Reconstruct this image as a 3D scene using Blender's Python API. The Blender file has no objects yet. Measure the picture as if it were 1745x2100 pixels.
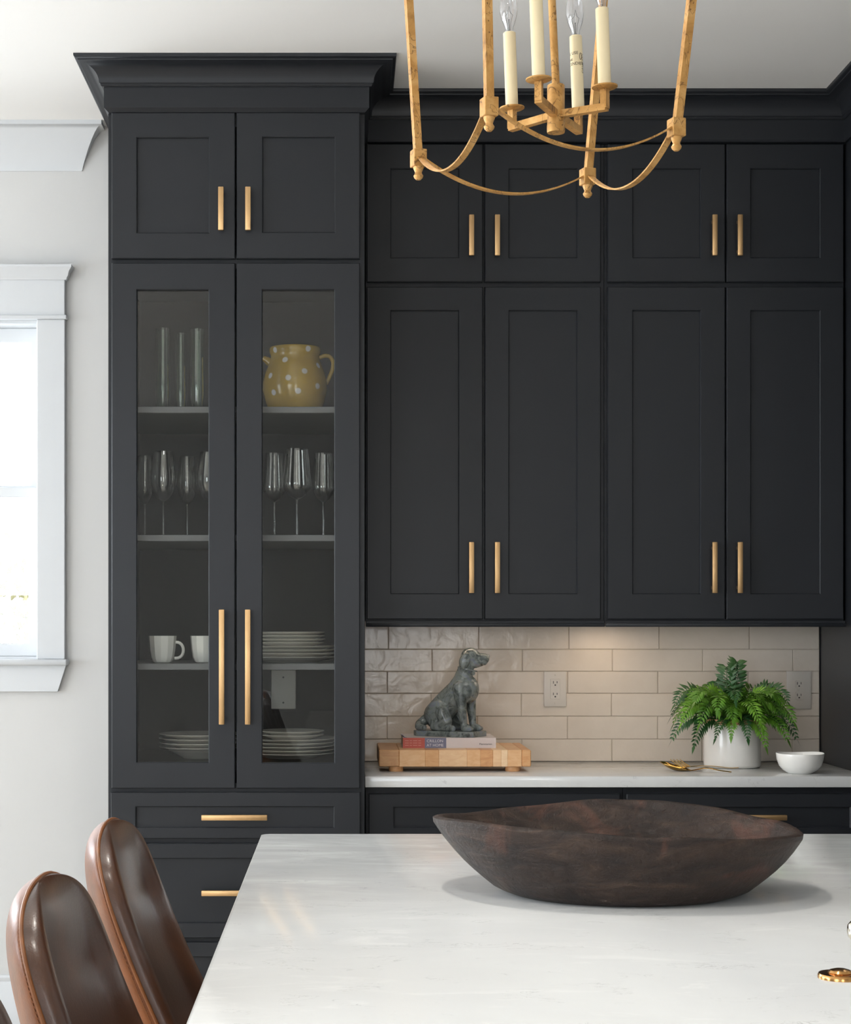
import bpy, bmesh, math, random
from mathutils import Vector, Matrix, noise as mnoise

C = bpy.context.scene.collection
SC = bpy.context.scene
PI = math.pi

# ------------------------------------------------------------------ camera
EYE = 1.371            # eye height, level camera with a shifted lens
F = 3648.0             # focal length in pixels of a 1745 x 2100 frame
VX, VY = 706.0, 1284.0 # vanishing point of the depth lines
cam_d = bpy.data.cameras.new('camera')
cam = bpy.data.objects.new('camera', cam_d)
C.objects.link(cam)
cam.location = (0, 0, EYE)
cam.rotation_euler = (PI / 2, 0, 0)
cam_d.sensor_fit = 'HORIZONTAL'
cam_d.sensor_width = 36.0
cam_d.lens = F / 1745.0 * 36.0
cam_d.shift_x = (872.5 - VX) / 1745.0
cam_d.shift_y = (VY - 1050.0) / 1745.0
cam_d.clip_start = 0.05
SC.camera = cam

# ------------------------------------------------------------------ world, lights, exposure
w = bpy.data.worlds.new('sky'); SC.world = w; w.use_nodes = True
bg = w.node_tree.nodes['Background']
bg.inputs[0].default_value = (0.90, 0.95, 1.0, 1)
bg.inputs[1].default_value = 5.0


def area(name, loc, target, sx, sy, power, col):
    l = bpy.data.lights.new(name, 'AREA'); l.shape = 'RECTANGLE'
    l.size, l.size_y, l.energy, l.color = sx, sy, power, col
    o = bpy.data.objects.new(name, l); C.objects.link(o)
    o.location = loc
    o.rotation_euler = (Vector(target) - Vector(loc)).to_track_quat('-Z', 'Y').to_euler()
    return o


def disk(name, loc, d, power, col):
    l = bpy.data.lights.new(name, 'AREA'); l.shape = 'DISK'
    l.size, l.energy, l.color = d, power, col
    l.spread = math.radians(140)
    o = bpy.data.objects.new(name, l); C.objects.link(o)
    o.location = loc
    return o


COOL = (0.83, 0.92, 1.0)
area('daylight_left_far', (-5.75, 4.40, 1.62), (0, 4.0, 1.6), 2.4, 2.0, 62, COOL)
area('daylight_back', (-3.1, 6.35, 1.85), (-0.6, 2.8, 1.2), 1.3, 1.3, 80, COOL)
portal = area('window_portal', (-1.54, 6.30, 1.88), (-1.54, 0, 1.88), 1.1, 1.3, 1, COOL); portal.data.cycles.is_portal = True
area('daylight_left_near', (-5.75, 1.40, 1.62), (0, 1.8, 1.6), 2.4, 2.0, 95, COOL)
area('rear_fill', (-3.2, -3.65, 1.62), (-0.5, 4, 1.5), 2.2, 2.0, 40, COOL)  # added fill from behind the camera, through an unseen opening
area('daylight_rear_door', (0.5, -3.68, 1.25), (0.5, 4, 1.3), 0.9, 2.2, 20, (1.0, 0.94, 0.87))
sun_d = bpy.data.lights.new('sun', 'SUN'); sun_d.energy = 12.0; sun_d.angle = math.radians(1.0); sun_d.color = (1.0, 0.98, 0.95)
sun = bpy.data.objects.new('sun', sun_d); C.objects.link(sun)  # added sun: its patch on the unseen floor bounces light to the ceiling
sun.rotation_euler = Vector((0.75, 0.20, -0.62)).to_track_quat('-Z', 'Y').to_euler()
for (lx, ly, lp) in ((-0.1, 3.3, 10), (-0.1, 1.7, 8)):
    disk('ceiling_fill', (lx, ly, 3.045), 0.14, lp, (1.0, 0.94, 0.86))  # added fill that brightens the island top; no fixture known here
SC.view_settings.view_transform = 'Standard'
SC.view_settings.look = 'None'
SC.view_settings.gamma = 1.0
SC.view_settings.use_curve_mapping = False
SC.view_settings.exposure = 0.14
SC.cycles.use_denoising = True
SC.cycles.max_bounces = 10
SC.cycles.transparent_max_bounces = 24
SC.cycles.sample_clamp_indirect = 6.0
SC.cycles.caustics_reflective = False
SC.cycles.caustics_refractive = False


def U(px, py, Y):
    """world point at distance Y seen at photo pixel px, py"""
    return Vector(((px - VX) * Y / F, Y, EYE + (VY - py) * Y / F))


def UX(px, Y): return (px - VX) * Y / F
def UZ(py, Y): return EYE + (VY - py) * Y / F


# ------------------------------------------------------------------ materials
def srgb(r, g, b):
    f = lambda c: (c / 255 / 12.92) if c / 255 <= 0.04045 else ((c / 255 + 0.055) / 1.055) ** 2.4
    return (f(r), f(g), f(b), 1)


class NT:
    def __init__(s, name):
        s.m = bpy.data.materials.new(name); s.m.use_nodes = True
        s.n = s.m.node_tree.nodes; s.l = s.m.node_tree.links
        s.p = s.n['Principled BSDF']

    def new(s, t, **kw):
        x = s.n.new(t)
        for k, v in kw.items():
            if k.startswith('i_'):
                x.inputs[int(k[2:])].default_value = v
            else:
                setattr(x, k, v)
        return x

    def link(s, a, b): s.l.new(a, b)

    def coord(s, scale=(1, 1, 1), rot=(0, 0, 0)):
        tc = s.new('ShaderNodeTexCoord'); mp = s.new('ShaderNodeMapping')
        mp.inputs['Scale'].default_value = scale; mp.inputs['Rotation'].default_value = rot
        s.link(tc.outputs['Object'], mp.inputs[0]); return mp.outputs[0]

    def noise(s, vec, scale, detail=4, rough=0.5, dist=0.0):
        x = s.new('ShaderNodeTexNoise'); s.link(vec, x.inputs['Vector'])
        x.inputs['Scale'].default_value = scale; x.inputs['Detail'].default_value = detail
        x.inputs['Roughness'].default_value = rough; x.inputs['Distortion'].default_value = dist
        return x.outputs['Fac']

    def ramp(s, fac, stops):
        x = s.new('ShaderNodeValToRGB'); s.link(fac, x.inputs[0])
        e = x.color_ramp.elements
        while len(e) < len(stops): e.new(0.5)
        for el, (p, c) in zip(e, stops):
            el.position = p; el.color = c if len(c) == 4 else (*c, 1)
        return x.outputs[0]

    def mix(s, fac, a, b):
        x = s.new('ShaderNodeMix'); x.data_type = 'RGBA'
        if isinstance(fac, float): x.inputs[0].default_value = fac
        else: s.link(fac, x.inputs[0])
        for i, v in ((6, a), (7, b)):
            if isinstance(v, tuple): x.inputs[i].default_value = v
            else: s.link(v, x.inputs[i])
        return x.outputs[2]

    def bump(s, h, strength=0.2, dist=0.01):
        x = s.new('ShaderNodeBump'); x.inputs['Strength'].default_value = strength
        x.inputs['Distance'].default_value = dist
        s.link(h, x.inputs['Height']); s.link(x.outputs[0], s.p.inputs['Normal'])

    def base(s, v):
        if isinstance(v, tuple): s.p.inputs['Base Color'].default_value = v
        else: s.link(v, s.p.inputs['Base Color'])


def plain(name, col, rough=0.5, metal=0.0, var=0.0, scale=8.0, bump=0.0, bscale=60.0, coat=0.0):
    t = NT(name); t.p.inputs['Roughness'].default_value = rough; t.p.inputs['Metallic'].default_value = metal
    if coat: t.p.inputs['Coat Weight'].default_value = coat; t.p.inputs['Coat Roughness'].default_value = 0.08
    v = t.coord()
    if var:
        n = t.noise(v, scale)
        c0 = tuple(max(0, c * (1 - var)) for c in col[:3]) + (1,)
        c1 = tuple(min(1, c * (1 + var)) for c in col[:3]) + (1,)
        t.base(t.ramp(n, [(0.3, c0), (0.7, c1)]))
    else:
        t.base(col)
    if bump: t.bump(t.noise(v, bscale, 3), bump, 0.004)
    return t.m


def lin(c, k): return (c[0] * k, c[1] * k, c[2] * k, 1)


M = {}
M['cabinet'] = plain('charcoal_paint', srgb(37, 39, 43), 0.36, var=0.03, scale=5, bump=0.03, bscale=220)
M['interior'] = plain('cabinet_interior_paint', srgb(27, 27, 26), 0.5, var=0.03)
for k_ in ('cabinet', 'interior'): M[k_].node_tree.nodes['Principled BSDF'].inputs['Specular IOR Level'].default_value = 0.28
M['shelf'] = plain('shelf_edge_paint', srgb(104, 104, 106), 0.5, var=0.02)
M['wall'] = plain('wall_paint', srgb(206, 206, 205), 0.7, var=0.015, scale=2, bump=0.03, bscale=300)
M['ceiling'] = plain('ceiling_paint', srgb(243, 242, 240), 0.8, var=0.01, scale=2)
M['trim'] = plain('white_trim_paint', srgb(205, 208, 211), 0.35, var=0.01)
M['sash'] = plain('glare_white_vinyl', srgb(212, 215, 218), 0.35, var=0.01)  # whiter than the trim: window glare put into the vinyl colour
M['brass'] = plain('satin_brass', srgb(206, 168, 120), 0.36, 0.85, var=0.03, scale=30)
M['brass_shiny'] = plain('polished_brass', srgb(196, 148, 92), 0.2, 1.0)
M['nickel'] = plain('polished_nickel', srgb(214, 206, 190), 0.12, 1.0)
M['gold'] = plain('gold_cutlery', srgb(206, 164, 92), 0.16, 1.0)
M['white_ceramic'] = plain('white_ceramic', srgb(244, 242, 237), 0.12, var=0.02, scale=30, bump=0.05, bscale=18)
M['pot_ceramic'] = plain('glazed_white_crock', srgb(240, 236, 230), 0.16, var=0.03, scale=14, bump=0.12, bscale=30)
M['plate'] = plain('plate_ceramic', srgb(226, 222, 214), 0.18)
M['terracotta'] = plain('terracotta', srgb(206, 150, 122), 0.8, var=0.1, scale=50)
M['soil'] = plain('soil', srgb(48, 38, 30), 0.95, var=0.3, scale=60)
M['plastic'] = plain('outlet_plastic', srgb(206, 201, 194), 0.35)
M['dark'] = plain('dark_slot', srgb(20, 18, 16), 0.6)
M['ink'] = plain('black_ink', srgb(30, 28, 26), 0.6)
M['candle'] = plain('candle_sleeve', srgb(226, 210, 172), 0.45, var=0.015, scale=20)
M['felt'] = plain('felt_pad', srgb(205, 186, 150), 0.9)
M['thread'] = plain('tan_thread', srgb(112, 68, 34), 0.7)
M['frost'] = plain('plate_metal', srgb(120, 120, 118), 0.4, 0.8)
M['chair_metal'] = plain('black_metal', srgb(34, 32, 31), 0.4, 0.7)
M['cap_red'] = plain('book_red', srgb(190, 92, 80), 0.55, var=0.04)
M['cap_blue'] = plain('book_blue', srgb(120, 122, 146), 0.55, var=0.04)
M['cap_cream'] = plain('book_cream', srgb(222, 212, 210), 0.55, var=0.04)
M['paper'] = plain('paper', srgb(228, 222, 210), 0.8)
M['white_ink'] = plain('white_ink', srgb(225, 222, 226), 0.6)
M['red_ink'] = plain('faded_ink', srgb(216, 158, 146), 0.6)
M['bark'] = plain('bark', srgb(90, 75, 60), 0.9, var=0.2, scale=20)
M['tree_leaf'] = plain('yellow_leaf', (0.11, 0.098, 0.032, 1), 0.7, var=0.15, scale=3)
M['floor'] = None


def mk_floor():
    t = NT('oak_floor'); v = t.coord((1.0, 9.0, 1.0))
    n = t.noise(v, 2.0, 6, 0.6, 0.4)
    t.base(t.ramp(n, [(0.25, srgb(192, 181, 167)), (0.75, srgb(214, 205, 193))]))
    t.p.inputs['Roughness'].default_value = 0.35
    return t.m


M['floor'] = mk_floor()


def mk_quartz(name):
    t = NT(name); v = t.coord()
    v2 = t.coord((1.0, 2.2, 1.0))
    n = t.noise(v, 2.2, 4, 0.55, 0.6)
    base = t.ramp(n, [(0.3, srgb(216, 217, 217)), (0.7, srgb(226, 227, 226))])
    # small wispy grey veins
    a = t.noise(v2, 9.0, 5, 0.6, 2.2)
    k = t.ramp(a, [(0.485, (0, 0, 0)), (0.5, (1, 1, 1)), (0.515, (0, 0, 0))])
    b = t.noise(v, 14.0, 2, 0.5)
    kb = t.ramp(b, [(0.56, (0, 0, 0)), (0.66, (1, 1, 1))])
    mm = t.new('ShaderNodeMath', operation='MULTIPLY'); t.link(k, mm.inputs[0]); t.link(kb, mm.inputs[1])
    m2 = t.new('ShaderNodeMath', operation='MULTIPLY'); t.link(mm.outputs[0], m2.inputs[0]); m2.inputs[1].default_value = 0.55
    sm_ = t.noise(t.coord((1.6, 4.0, 1), (0, 0, 0.35)), 2.2, 6, 0.62, 1.8)
    ks = t.ramp(sm_, [(0.56, (0, 0, 0)), (0.72, (0.5, 0.5, 0.5))])
    base = t.mix(ks, base, srgb(240, 240, 238))
    t.base(t.mix(m2.outputs[0], base, srgb(160, 160, 160)))
    # wiped, slightly streaky polish
    r = t.noise(t.coord((0.7, 2.0, 1)), 3.0, 5, 0.6, 1.4)
    rr = t.ramp(r, [(0.35, (0.09, 0.09, 0.09)), (0.72, (0.19, 0.19, 0.19))])
    t.link(rr, t.p.inputs['Roughness'])
    return t.m


M['quartz'] = mk_quartz('white_quartz')


def mk_tile():
    t = NT('glazed_tile'); v = t.coord()
    oi = t.new('ShaderNodeObjectInfo')
    n = t.noise(v, 12.0, 4, 0.6)
    c = t.ramp(n, [(0.25, srgb(206, 195, 182)), (0.75, srgb(220, 210, 198))])
    c2 = t.mix(oi.outputs['Random'], srgb(207, 197, 184), srgb(221, 211, 199))
    t.base(t.mix(0.5, c, c2))
    t.p.inputs['Roughness'].default_value = 0.18
    t.bump(t.noise(v, 16.0, 3, 0.5, 0.6), 0.36, 0.006)
    return t.m


M['tile'] = mk_tile()
M['grout'] = plain('grout', srgb(186, 176, 164), 0.9)


def mk_gilt():
    t = NT('gilded_iron'); v = t.coord()
    n = t.noise(v, 26.0, 5, 0.65, 0.8)
    base = t.ramp(n, [(0.25, srgb(150, 104, 50)), (0.5, srgb(190, 143, 80)), (0.8, srgb(212, 170, 112))])
    a = t.noise(t.coord((1, 1, 0.55), (0.5, 0.4, 0)), 24.0, 3, 0.55, 1.6)
    k = t.ramp(a, [(0.484, (0, 0, 0)), (0.5, (1, 1, 1)), (0.516, (0, 0, 0))])
    s = t.noise(v, 170.0, 2, 0.5)
    k2 = t.ramp(s, [(0.69, (0, 0, 0)), (0.74, (1, 1, 1))])
    mx = t.new('ShaderNodeMath', operation='MAXIMUM'); t.link(k, mx.inputs[0]); t.link(k2, mx.inputs[1])
    m2 = t.new('ShaderNodeMath', operation='MULTIPLY'); t.link(mx.outputs[0], m2.inputs[0]); m2.inputs[1].default_value = 0.75
    t.base(t.mix(m2.outputs[0], base, srgb(74, 44, 24)))
    t.p.inputs['Metallic'].default_value = 0.45; t.p.inputs['Roughness'].default_value = 0.45
    t.bump(a, 0.35, 0.003)
    return t.m


M['gilt'] = mk_gilt()


def mk_leather(name, c0, c1, c2, rough):
    t = NT(name); v = t.coord()
    n = t.noise(v, 5.0, 5, 0.6, 0.5)
    t.base(t.ramp(n, [(0.3, c0), (0.52, c1), (0.75, c2)]))
    t.p.inputs['Roughness'].default_value = rough
    t.p.inputs['Coat Weight'].default_value = 0.25; t.p.inputs['Coat Roughness'].default_value = 0.2
    g = t.noise(v, 240.0, 3, 0.6)
    wv = t.noise(t.coord((14, 14, 9)), 2.5, 3, 0.6, 0.6)
    ad = t.new('ShaderNodeMath', operation='ADD'); t.link(g, ad.inputs[0]); t.link(wv, ad.inputs[1])
    t.bump(ad.outputs[0], 0.13, 0.003)
    if 'tan' in name:
        t.p.inputs['Specular IOR Level'].default_value = 0.3; t.p.inputs['Coat Weight'].default_value = 0.08
    return t.m


M['leather_dark'] = mk_leather('dark_brown_leather', srgb(54, 31, 18), srgb(70, 41, 23), srgb(92, 55, 29), 0.34)
M['leather_tan'] = mk_leather('tan_leather', srgb(84, 44, 14), srgb(118, 64, 20), srgb(148, 82, 26), 0.42)
M['piping'] = plain('leather_piping', srgb(120, 70, 28), 0.5, var=0.2, scale=30)


def mk_bowlwood():
    t = NT('old_carved_wood'); v = t.coord()
    st = t.coord((4.0, 4.0, 16.0), (0.3, 0.25, 0.2))
    n = t.noise(st, 2.4, 7, 0.65, 0.9)
    base = t.ramp(n, [(0.30, srgb(24, 17, 14)), (0.46, srgb(44, 32, 26)), (0.58, srgb(56, 42, 34)), (0.75, srgb(84, 66, 54))])
    big = t.noise(v, 7.0, 4, 0.6, 0.8)
    k = t.ramp(big, [(0.60, (0, 0, 0)), (0.70, (1, 1, 1))])
    m1 = t.new('ShaderNodeMath', operation='MULTIPLY'); t.link(k, m1.inputs[0]); m1.inputs[1].default_value = 0.42
    col = t.mix(m1.outputs[0], base, srgb(104, 66, 52))
    sc = t.noise(t.coord((10, 10, 50), (0.2, 0.5, 0)), 4.0, 4, 0.7, 1.5)
    k2 = t.ramp(sc, [(0.69, (0, 0, 0)), (0.73, (1, 1, 1))])
    m3 = t.new('ShaderNodeMath', operation='MULTIPLY'); t.link(k2, m3.inputs[0]); m3.inputs[1].default_value = 0.4
    t.base(t.mix(m3.outputs[0], col, srgb(150, 138, 128)))
    t.p.inputs['Roughness'].default_value = 0.46; t.p.inputs['Specular IOR Level'].default_value = 0.35
    hv = t.noise(v, 55.0, 6, 0.7, 0.8)
    ad = t.new('ShaderNodeMath', operation='ADD'); t.link(hv, ad.inputs[0]); t.link(n, ad.inputs[1])
    t.bump(ad.outputs[0], 0.8, 0.008)
    return t.m


M['bowl_wood'] = mk_bowlwood()


def mk_board(name, c0, c1, sx):
    t = NT(name); v = t.coord((sx, 3.0, 14.0), (0, 0.06, 0))
    n = t.noise(v, 6.0, 6, 0.6, 0.7)
    t.base(t.ramp(n, [(0.3, c0), (0.7, c1)])); t.p.inputs['Roughness'].default_value = 0.42
    return t.m


BW = [mk_board('maple_%d' % i, srgb(*a), srgb(*b), 5) for i, (a, b) in enumerate((
    ((196, 142, 96), (214, 168, 120)), ((226, 172, 122), (238, 194, 146)), ((214, 154, 102), (228, 178, 126)),
    ((232, 184, 138), (244, 206, 162)), ((240, 200, 156), (248, 218, 180)), ((208, 148, 98), (228, 174, 122))))]


def mk_dog():
    t = NT('blue_grey_glaze'); v = t.coord()
    n = t.noise(v, 26.0, 6, 0.65, 1.2)
    c = t.ramp(n, [(0.30, srgb(58, 60, 56)), (0.42, srgb(92, 99, 98)), (0.54, srgb(132, 138, 134)),
                   (0.64, srgb(120, 128, 140)), (0.76, srgb(150, 122, 98))])
    t.base(c); t.p.inputs['Roughness'].default_value = 0.16
    t.bump(t.noise(v, 90.0, 4, 0.6), 0.25, 0.003)
    return t.m


M['dog'] = mk_dog()


def mk_leaf(name, a, b):
    t = NT(name); v = t.coord()
    t.base(t.ramp(t.noise(v, 22.0, 3), [(0.3, a), (0.7, b)]))
    t.p.inputs['Roughness'].default_value = 0.38
    return t.m


LEAF = [mk_leaf('fern_green', srgb(58, 100, 26), srgb(96, 146, 40)),
        mk_leaf('fern_bright', srgb(84, 134, 34), srgb(126, 176, 58)),
        mk_leaf('fern_deep', srgb(30, 70, 34), srgb(50, 96, 44))]


def thin_glass(name, tint, facing, lo, hi, rough=0.0):
    """clear pane or thin blown glass: see-through, with reflections that grow at grazing angles"""
    m = bpy.data.materials.new(name); m.use_nodes = True
    n, l = m.node_tree.nodes, m.node_tree.links
    n.remove(n['Principled BSDF'])
    tr = n.new('ShaderNodeBsdfTransparent'); tr.inputs[0].default_value = tint
    gl = n.new('ShaderNodeBsdfGlossy'); gl.inputs['Roughness'].default_value = rough
    mx = n.new('ShaderNodeMixShader')
    lw = n.new('ShaderNodeLayerWeight'); lw.inputs[0].default_value = facing
    mr = n.new('ShaderNodeMapRange'); mr.inputs[3].default_value = lo; mr.inputs[4].default_value = hi
    l.new(lw.outputs['Facing'], mr.inputs[0]); l.new(mr.outputs[0], mx.inputs[0])
    l.new(tr.outputs[0], mx.inputs[1]); l.new(gl.outputs[0], mx.inputs[2])
    l.new(mx.outputs[0], n['Material Output'].inputs[0])
    return m


M['pane'] = thin_glass('cabinet_glass', (0.96, 0.97, 0.96, 1), 0.3, 0.028, 0.8)
M['window_glass'] = thin_glass('window_glass', (0.97, 0.98, 0.98, 1), 0.3, 0.05, 0.6)
M['stem_glass'] = thin_glass('stemware_glass', (0.97, 0.97, 0.96, 1), 0.45, 0.07, 0.9)
M['green_glass'] = thin_glass('green_glass', (0.88, 0.95, 0.90, 1), 0.45, 0.07, 0.9)
M['bulb'] = thin_glass('bulb_glass', (0.96, 0.96, 0.97, 1), 0.4, 0.05, 0.85)


# ------------------------------------------------------------------ mesh building
class MB:
    def __init__(s): s.bm = bmesh.new()

    def _face(s, vs):
        try: return s.bm.faces.new(vs)
        except ValueError: return None

    def box(s, x0, x1, y0, y1, z0, z1, bev=0.0, seg=1, mat=None):
        vs = [s.bm.verts.new((x, y, z)) for x in (x0, x1) for y in (y0, y1) for z in (z0, z1)]
        if mat is not None:
            for v in vs: v.co = mat @ v.co
        fs = [s._face([vs[i] for i in q]) for q in ((0, 1, 3, 2), (4, 6, 7, 5), (0, 4, 5, 1), (2, 3, 7, 6), (0, 2, 6, 4), (1, 5, 7, 3))]
        if bev:
            es = list({e for f in fs for e in f.edges})
            bmesh.ops.bevel(s.bm, geom=es, offset=bev, segments=seg, profile=0.5, affect='EDGES', clamp_overlap=True)
        return s

    def ring(s, O, I, y0, y1, bev=0.0015):
        """flat frame: outer rect O, inner rect I = (x0,x1,z0,z1), from y0 (front) to y1"""
        def loop(r, y): return [s.bm.verts.new(p) for p in ((r[0], y, r[2]), (r[1], y, r[2]), (r[1], y, r[3]), (r[0], y, r[3]))]
        of, jf, ob, ib = loop(O, y0), loop(I, y0), loop(O, y1), loop(I, y1)
        for k in range(4):
            j = (k + 1) % 4
            s._face([of[k], of[j], jf[j], jf[k]]); s._face([ob[j], ob[k], ib[k], ib[j]])
            s._face([of[j], of[k], ob[k], ob[j]]); s._face([jf[k], jf[j], ib[j], ib[k]])
        if bev:
            es = [e for e in s.bm.edges if e.is_valid and ((e.verts[0] in of and e.verts[1] in of) or (e.verts[0] in jf and e.verts[1] in jf))]
            bmesh.ops.bevel(s.bm, geom=es, offset=bev, segments=1, profile=0.5, affect='EDGES')
        return s

    def lathe(s, prof, c=(0, 0, 0), n=32, sx=1.0, sy=1.0, mat=None, close=False):
        rings = []
        for r, z in prof:
            if r < 1e-6:
                rings.append([s.bm.verts.new((c[0], c[1], c[2] + z))])
            else:
                rings.append([s.bm.verts.new((c[0] + sx * r * math.cos(2 * PI * k / n), c[1] + sy * r * math.sin(2 * PI * k / n), c[2] + z)) for k in range(n)])
        if mat is not None:
            for R in rings:
                for v in R: v.co = mat @ v.co
        for a, b in zip(rings, rings[1:]):
            for k in range(n):
                j = (k + 1) % n
                if len(a) == 1 and len(b) == 1: continue
                if len(a) == 1: s._face([a[0], b[j], b[k]])
                elif len(b) == 1: s._face([a[k], a[j], b[0]])
                else: s._face([a[k], a[j], b[j], b[k]])
        return s

    def tube(s, pts, rad, n=10, caps=True, up=None, sq=None):
        """swept tube; rad a number or a list; sq=(w,t) sweeps a rectangle instead"""
        pts = [Vector(p) for p in pts]; m = len(pts)
        rads = rad if isinstance(rad, (list, tuple)) else [rad] * m
        rings = []; prev = None
        for i, p in enumerate(pts):
            t = (pts[min(i + 1, m - 1)] - pts[max(i - 1, 0)]).normalized()
            if up is not None:
                a = Vector(up) - t * t.dot(Vector(up))
                a.normalize()
            else:
                ref = prev if prev is not None else (Vector((0, 0, 1)) if abs(t.z) < 0.9 else Vector((1, 0, 0)))
                a = (ref - t * t.dot(ref)).normalized()
            prev = a; b = t.cross(a)
            if sq:
                ww, tt = sq
                rings.append([s.bm.verts.new(p + a * (u * tt / 2) + b * (v * ww / 2)) for u, v in ((-1, -1), (1, -1), (1, 1), (-1, 1))])
            else:
                rings.append([s.bm.verts.new(p + (a * math.cos(2 * PI * k / n) + b * math.sin(2 * PI * k / n)) * rads[i]) for k in range(n)])
        q = len(rings[0])
        for A, B in zip(rings, rings[1:]):
            for k in range(q):
                j = (k + 1) % q
                s._face([A[k], A[j], B[j], B[k]])
        if caps:
            s._face(rings[0][::-1]); s._face(rings[-1])
        return s

    def grid(s, rows, close_u=False, close_v=False):
        vs = [[s.bm.verts.new(p) for p in r] for r in rows]
        nu, nv = len(vs), len(vs[0])
        for i in range(nu if close_u else nu - 1):
            for j in range(nv if close_v else nv - 1):
                a, b, c, d = vs[i][j], vs[(i + 1) % nu][j], vs[(i + 1) % nu][(j + 1) % nv], vs[i][(j + 1) % nv]
                s._face([a, b, c, d])
        return vs

    def ellipsoid(s, c, r, mat=None, nu=20, nv=12):
        prof = [(math.sin(PI * i / nv), -math.cos(PI * i / nv)) for i in range(nv + 1)]
        prof[0] = (0, -1); prof[-1] = (0, 1)
        T = Matrix.Translation(c) @ (mat.to_4x4() if mat is not None else Matrix.Identity(4)) @ Matrix.Diagonal((r[0], r[1], r[2], 1))
        return s.lathe(prof, (0, 0, 0), nu, mat=T)

    def prism(s, poly, z0, z1, bev=0.0, mat=None):
        a = [s.bm.verts.new((x, y, z0)) for x, y in poly]; b = [s.bm.verts.new((x, y, z1)) for x, y in poly]
        if mat is not None:
            for v in a + b: v.co = mat @ v.co
        fs = [s._face(a[::-1]), s._face(b)]
        n = len(poly)
        for k in range(n):
            j = (k + 1) % n
            fs.append(s._face([a[k], a[j], b[j], b[k]]))
        if bev:
            es = list({e for f in fs[:2] for e in f.edges})
            bmesh.ops.bevel(s.bm, geom=es, offset=bev, segments=2, profile=0.5, affect='EDGES')
        return s

    def moulding(s, prof, path, z0):
        """sweep prof [(out, up)] along a 2-D path with mitred corners; out = right hand of travel"""
        n = len(path); dirs = []
        for i in range(n - 1):
            d = Vector((path[i + 1][0] - path[i][0], path[i + 1][1] - path[i][1])); dirs.append(d.normalized())
        rows = []
        for i in range(n):
            if i == 0: o = Vector((dirs[0].y, -dirs[0].x))
            elif i == n - 1: o = Vector((dirs[-1].y, -dirs[-1].x))
            else:
                a = Vector((dirs[i - 1].y, -dirs[i - 1].x)); b = Vector((dirs[i].y, -dirs[i].x))
                o = (a + b); o = o / max(0.2, o.dot(a))
            rows.append([(path[i][0] + o.x * u, path[i][1] + o.y * u, z0 + v) for u, v in prof])
        vs = s.grid(rows, close_v=True)
        s._face(vs[0][::-1]); s._face(vs[-1])
        return s

    def build(s, name, mat, parent=None, sharp=32, smooth=True):
        bmesh.ops.recalc_face_normals(s.bm, faces=s.bm.faces)
        lim = math.radians(sharp)
        for f in s.bm.faces: f.smooth = smooth
        for e in s.bm.edges:
            if len(e.link_faces) == 2 and e.calc_face_angle(0) > lim: e.smooth = False
        off = Vector((0, 0, 0)); p = parent
        while p is not None:
            off += p.location; p = p.parent
        me = bpy.data.meshes.new(name)
        if off.length > 0: bmesh.ops.translate(s.bm, verts=s.bm.verts, vec=-off)
        s.bm.to_mesh(me); s.bm.free()
        for mm in (mat if isinstance(mat, list) else [mat]): me.materials.append(mm)
        o = bpy.data.objects.new(name, me); C.objects.link(o)
        o.parent = parent
        return o


def thing(name, label, cat, loc=(0, 0, 0), group=None):
    o = bpy.data.objects.new(name, None); C.objects.link(o)
    o.empty_display_size = 0.05
    o.location = loc; o['label'] = label; o['category'] = cat
    if group: o['group'] = group
    return o


def tag(o, label, cat, group=None):
    o['label'] = label; o['category'] = cat
    if group: o['group'] = group
    return o


def struct(o): o['kind'] = 'structure'; return o


def origin(o, p):
    """move a single mesh thing's origin to p"""
    p = Vector(p); o.data.transform(Matrix.Translation(-p)); o.location = p
    return o


def copy_tree(o, loc, label, parent=None):
    c = o.copy(); C.objects.link(c)
    if parent is None:
        c.location = loc; c['label'] = label
    else:
        c.parent = parent
    for ch in o.children: copy_tree(ch, None, None, c)
    return c


def text_bm(body, size, depth=0.0002):
    cu = bpy.data.curves.new('text', 'FONT'); cu.body = body; cu.size = size; cu.extrude = depth
    cu.resolution_u = 3
    ob = bpy.data.objects.new('text', cu); C.objects.link(ob)
    dg = bpy.context.evaluated_depsgraph_get()
    me = bpy.data.meshes.new_from_object(ob.evaluated_get(dg))
    mb = MB(); mb.bm.from_mesh(me)
    bpy.data.objects.remove(ob); bpy.data.curves.remove(cu); bpy.data.meshes.remove(me)
    return mb


def lerp(a, b, t): return a + (b - a) * t
def sstep(a, b, x):
    t = min(1, max(0, (x - a) / (b - a))); return t * t * (3 - 2 * t)


# ------------------------------------------------------------------ room shell
WY = 6.012                     # plaster face of the back wall
CEIL = EYE + 1.689
XL, XR, YN = -5.6, 3.2, -3.5
WX0, WX1, WZ0, WZ1 = -2.05, UX(78, 6.0), UZ(1352, 6.0), UZ(655, 6.0)   # window opening

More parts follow.
